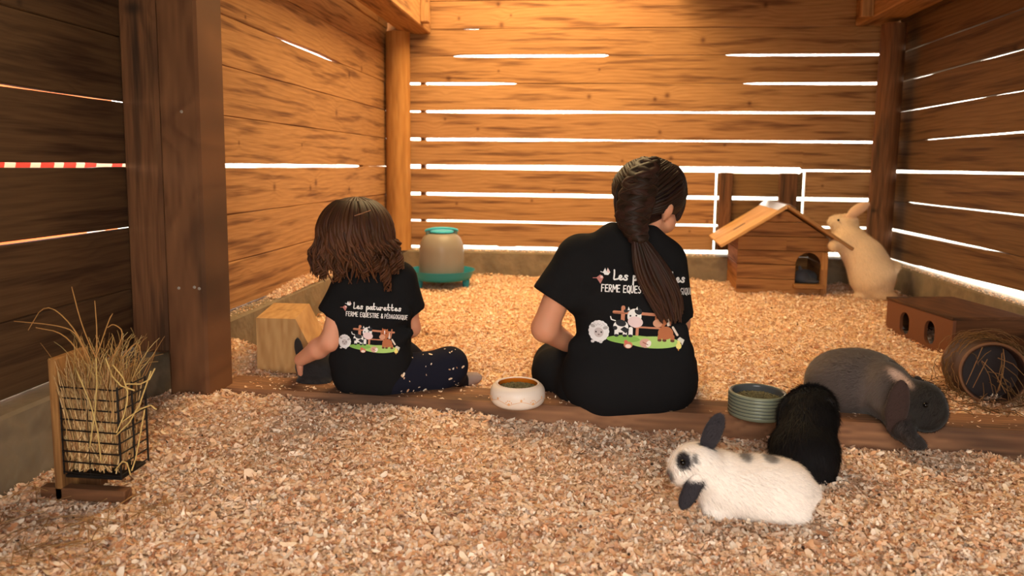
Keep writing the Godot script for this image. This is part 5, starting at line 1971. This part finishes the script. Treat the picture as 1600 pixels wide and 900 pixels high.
	# thicker waves over the rest
	for k in 75:
		var a := r.randf_range(-1.9, 1.7)
		var ph := r.randf() * TAU
		var fr := r.randf_range(1.2, 1.9)
		var drop := r.randf_range(0.045, 0.12) - (0.02 if a > 0.9 else 0.0)
		var pts := []
		for j in 18:
			var t := j / 17.0
			var th := lerpf(0.5, 1.75, minf(t / 0.6, 1.0))
			var p := cc + Vector3(sin(th) * sin(a) * 0.117, cos(th) * 0.107, sin(th) * cos(a) * 0.122)
			if t > 0.6:
				var d := (t - 0.6) / 0.4
				p += Vector3(sin(a) * 0.016 * d - 0.006 * d, -d * drop, cos(a) * 0.01 * sin(d * PI) - 0.02 * d * maxf(cos(a), 0.0))
			var amp := 0.017 * smoothstep(0.25, 0.9, t)
			p += Vector3(cos(a), 0, -sin(a)) * amp * sin(ph + fr * t * TAU) + Vector3(sin(a), 0, cos(a)) * amp * 0.6 * cos(ph + fr * t * TAU)
			pts.append(p)
		lock(hair, pts, 0.0095, 0.002, mixc(root, tip, r.randf() * 0.25), mixc(root, tip, r.randf_range(0.5, 1.3)), 7)
	# curls at the nape and by the right shoulder
	for q in [[603, 405, 606, 455], [598, 400, 600, 440], [612, 395, 618, 428], [622, 390, 626, 420], [586, 400, 590, 425], [540, 405, 536, 432], [510, 405, 504, 436], [498, 400, 497, 430], [574, 405, 570, 430], [524, 405, 528, 440]]:
		for k in 7:
			var pts := []
			var ph := r.randf() * 0.8 + k
			for j in 18:
				var t := j / 17.0
				var p := at(lerpf(q[0], q[2], t), lerpf(q[1], q[3], t), -2.262 - 0.004 * k)
				p += Vector3(cos(ph + t * 9.0), 0, sin(ph + t * 9.0)) * 0.0105 * smoothstep(0.0, 0.4, t)
				pts.append(p)
			lock(hair, pts, 0.005, 0.0015, mixc(root, tip, 0.3), mixc(root, tip, r.randf_range(0.5, 1.0)), 6)
	var hair_node := part("hair", hair, M.hair, o)
	var clip := MB.new()
	clip.col = lin(134, 92, 66)
	var cp := []
	for k in 5:
		var a := lerpf(0.28, 0.75, k / 4.0)
		cp.append(cc + Vector3(sin(1.05) * sin(a) * 0.126, cos(1.05) * 0.117 + 0.004 * k, sin(1.05) * cos(a) * 0.131))
	clip.tube(cp, [0.0016, 0.002, 0.002, 0.002, 0.0016], 6)
	part("hair_slide", clip, M.plastic, hair_node)


func _ready() -> void:
	rng.seed = 4
	# camera
	var cam := Camera3D.new()
	cam.name = "camera"
	add_child(cam)
	var lens := CameraAttributesPhysical.new()
	lens.frustum_focal_length = 26.8
	lens.frustum_focus_distance = 2.2
	lens.frustum_near = 0.05
	lens.frustum_far = 200.0
	lens.exposure_aperture = 3.4
	cam.attributes = lens
	cam.near = 0.05
	cam.far = 200.0
	cam.projection = Camera3D.PROJECTION_FRUSTUM
	cam.size = 0.05 * 900.0 / PX
	cam.frustum_offset = Vector2(0, -0.05 * 55.3 / PX)
	cam.transform = Transform3D(look, EYE)
	cam.current = true
	# sky: a bright hazy day outside
	var sky := ProceduralSkyMaterial.new()
	sky.sky_top_color = Color(0.9, 0.9, 0.9)
	sky.sky_horizon_color = Color(1.0, 0.95, 0.87)
	sky.ground_bottom_color = Color(0.75, 0.7, 0.58)
	sky.ground_horizon_color = Color(1.0, 0.95, 0.87)
	sky.sky_energy_multiplier = 2.9
	sky.ground_energy_multiplier = 2.2
	var env := Environment.new()
	env.background_mode = Environment.BG_SKY
	env.sky = Sky.new()
	env.sky.sky_material = sky
	env.tonemap_mode = Environment.TONE_MAPPER_LINEAR
	env.tonemap_exposure = 1.0
	env.sdfgi_enabled = true
	env.ssao_enabled = true
	env.ssil_enabled = true
	var we := WorldEnvironment.new()
	we.name = "environment"
	we.environment = env
	add_child(we)
	# daylight through the warm translucent sheet in the roof
	var pane := AreaLight3D.new()
	pane.name = "roof_window_light"
	pane.area_size = Vector2(1.5, 2.0)
	pane.light_color = Color(1.0, 0.87, 0.63)
	pane.light_energy = 10.5
	pane.area_normalize_energy = true
	pane.shadow_enabled = true
	add_child(pane)
	pane.position = Vector3(-0.35, 2.44, -4.05)
	pane.rotation.x = -PI / 2

	make_materials()
	build_setting()
	build_things()
	build_rabbits()
	build_people()
	build_shavings()
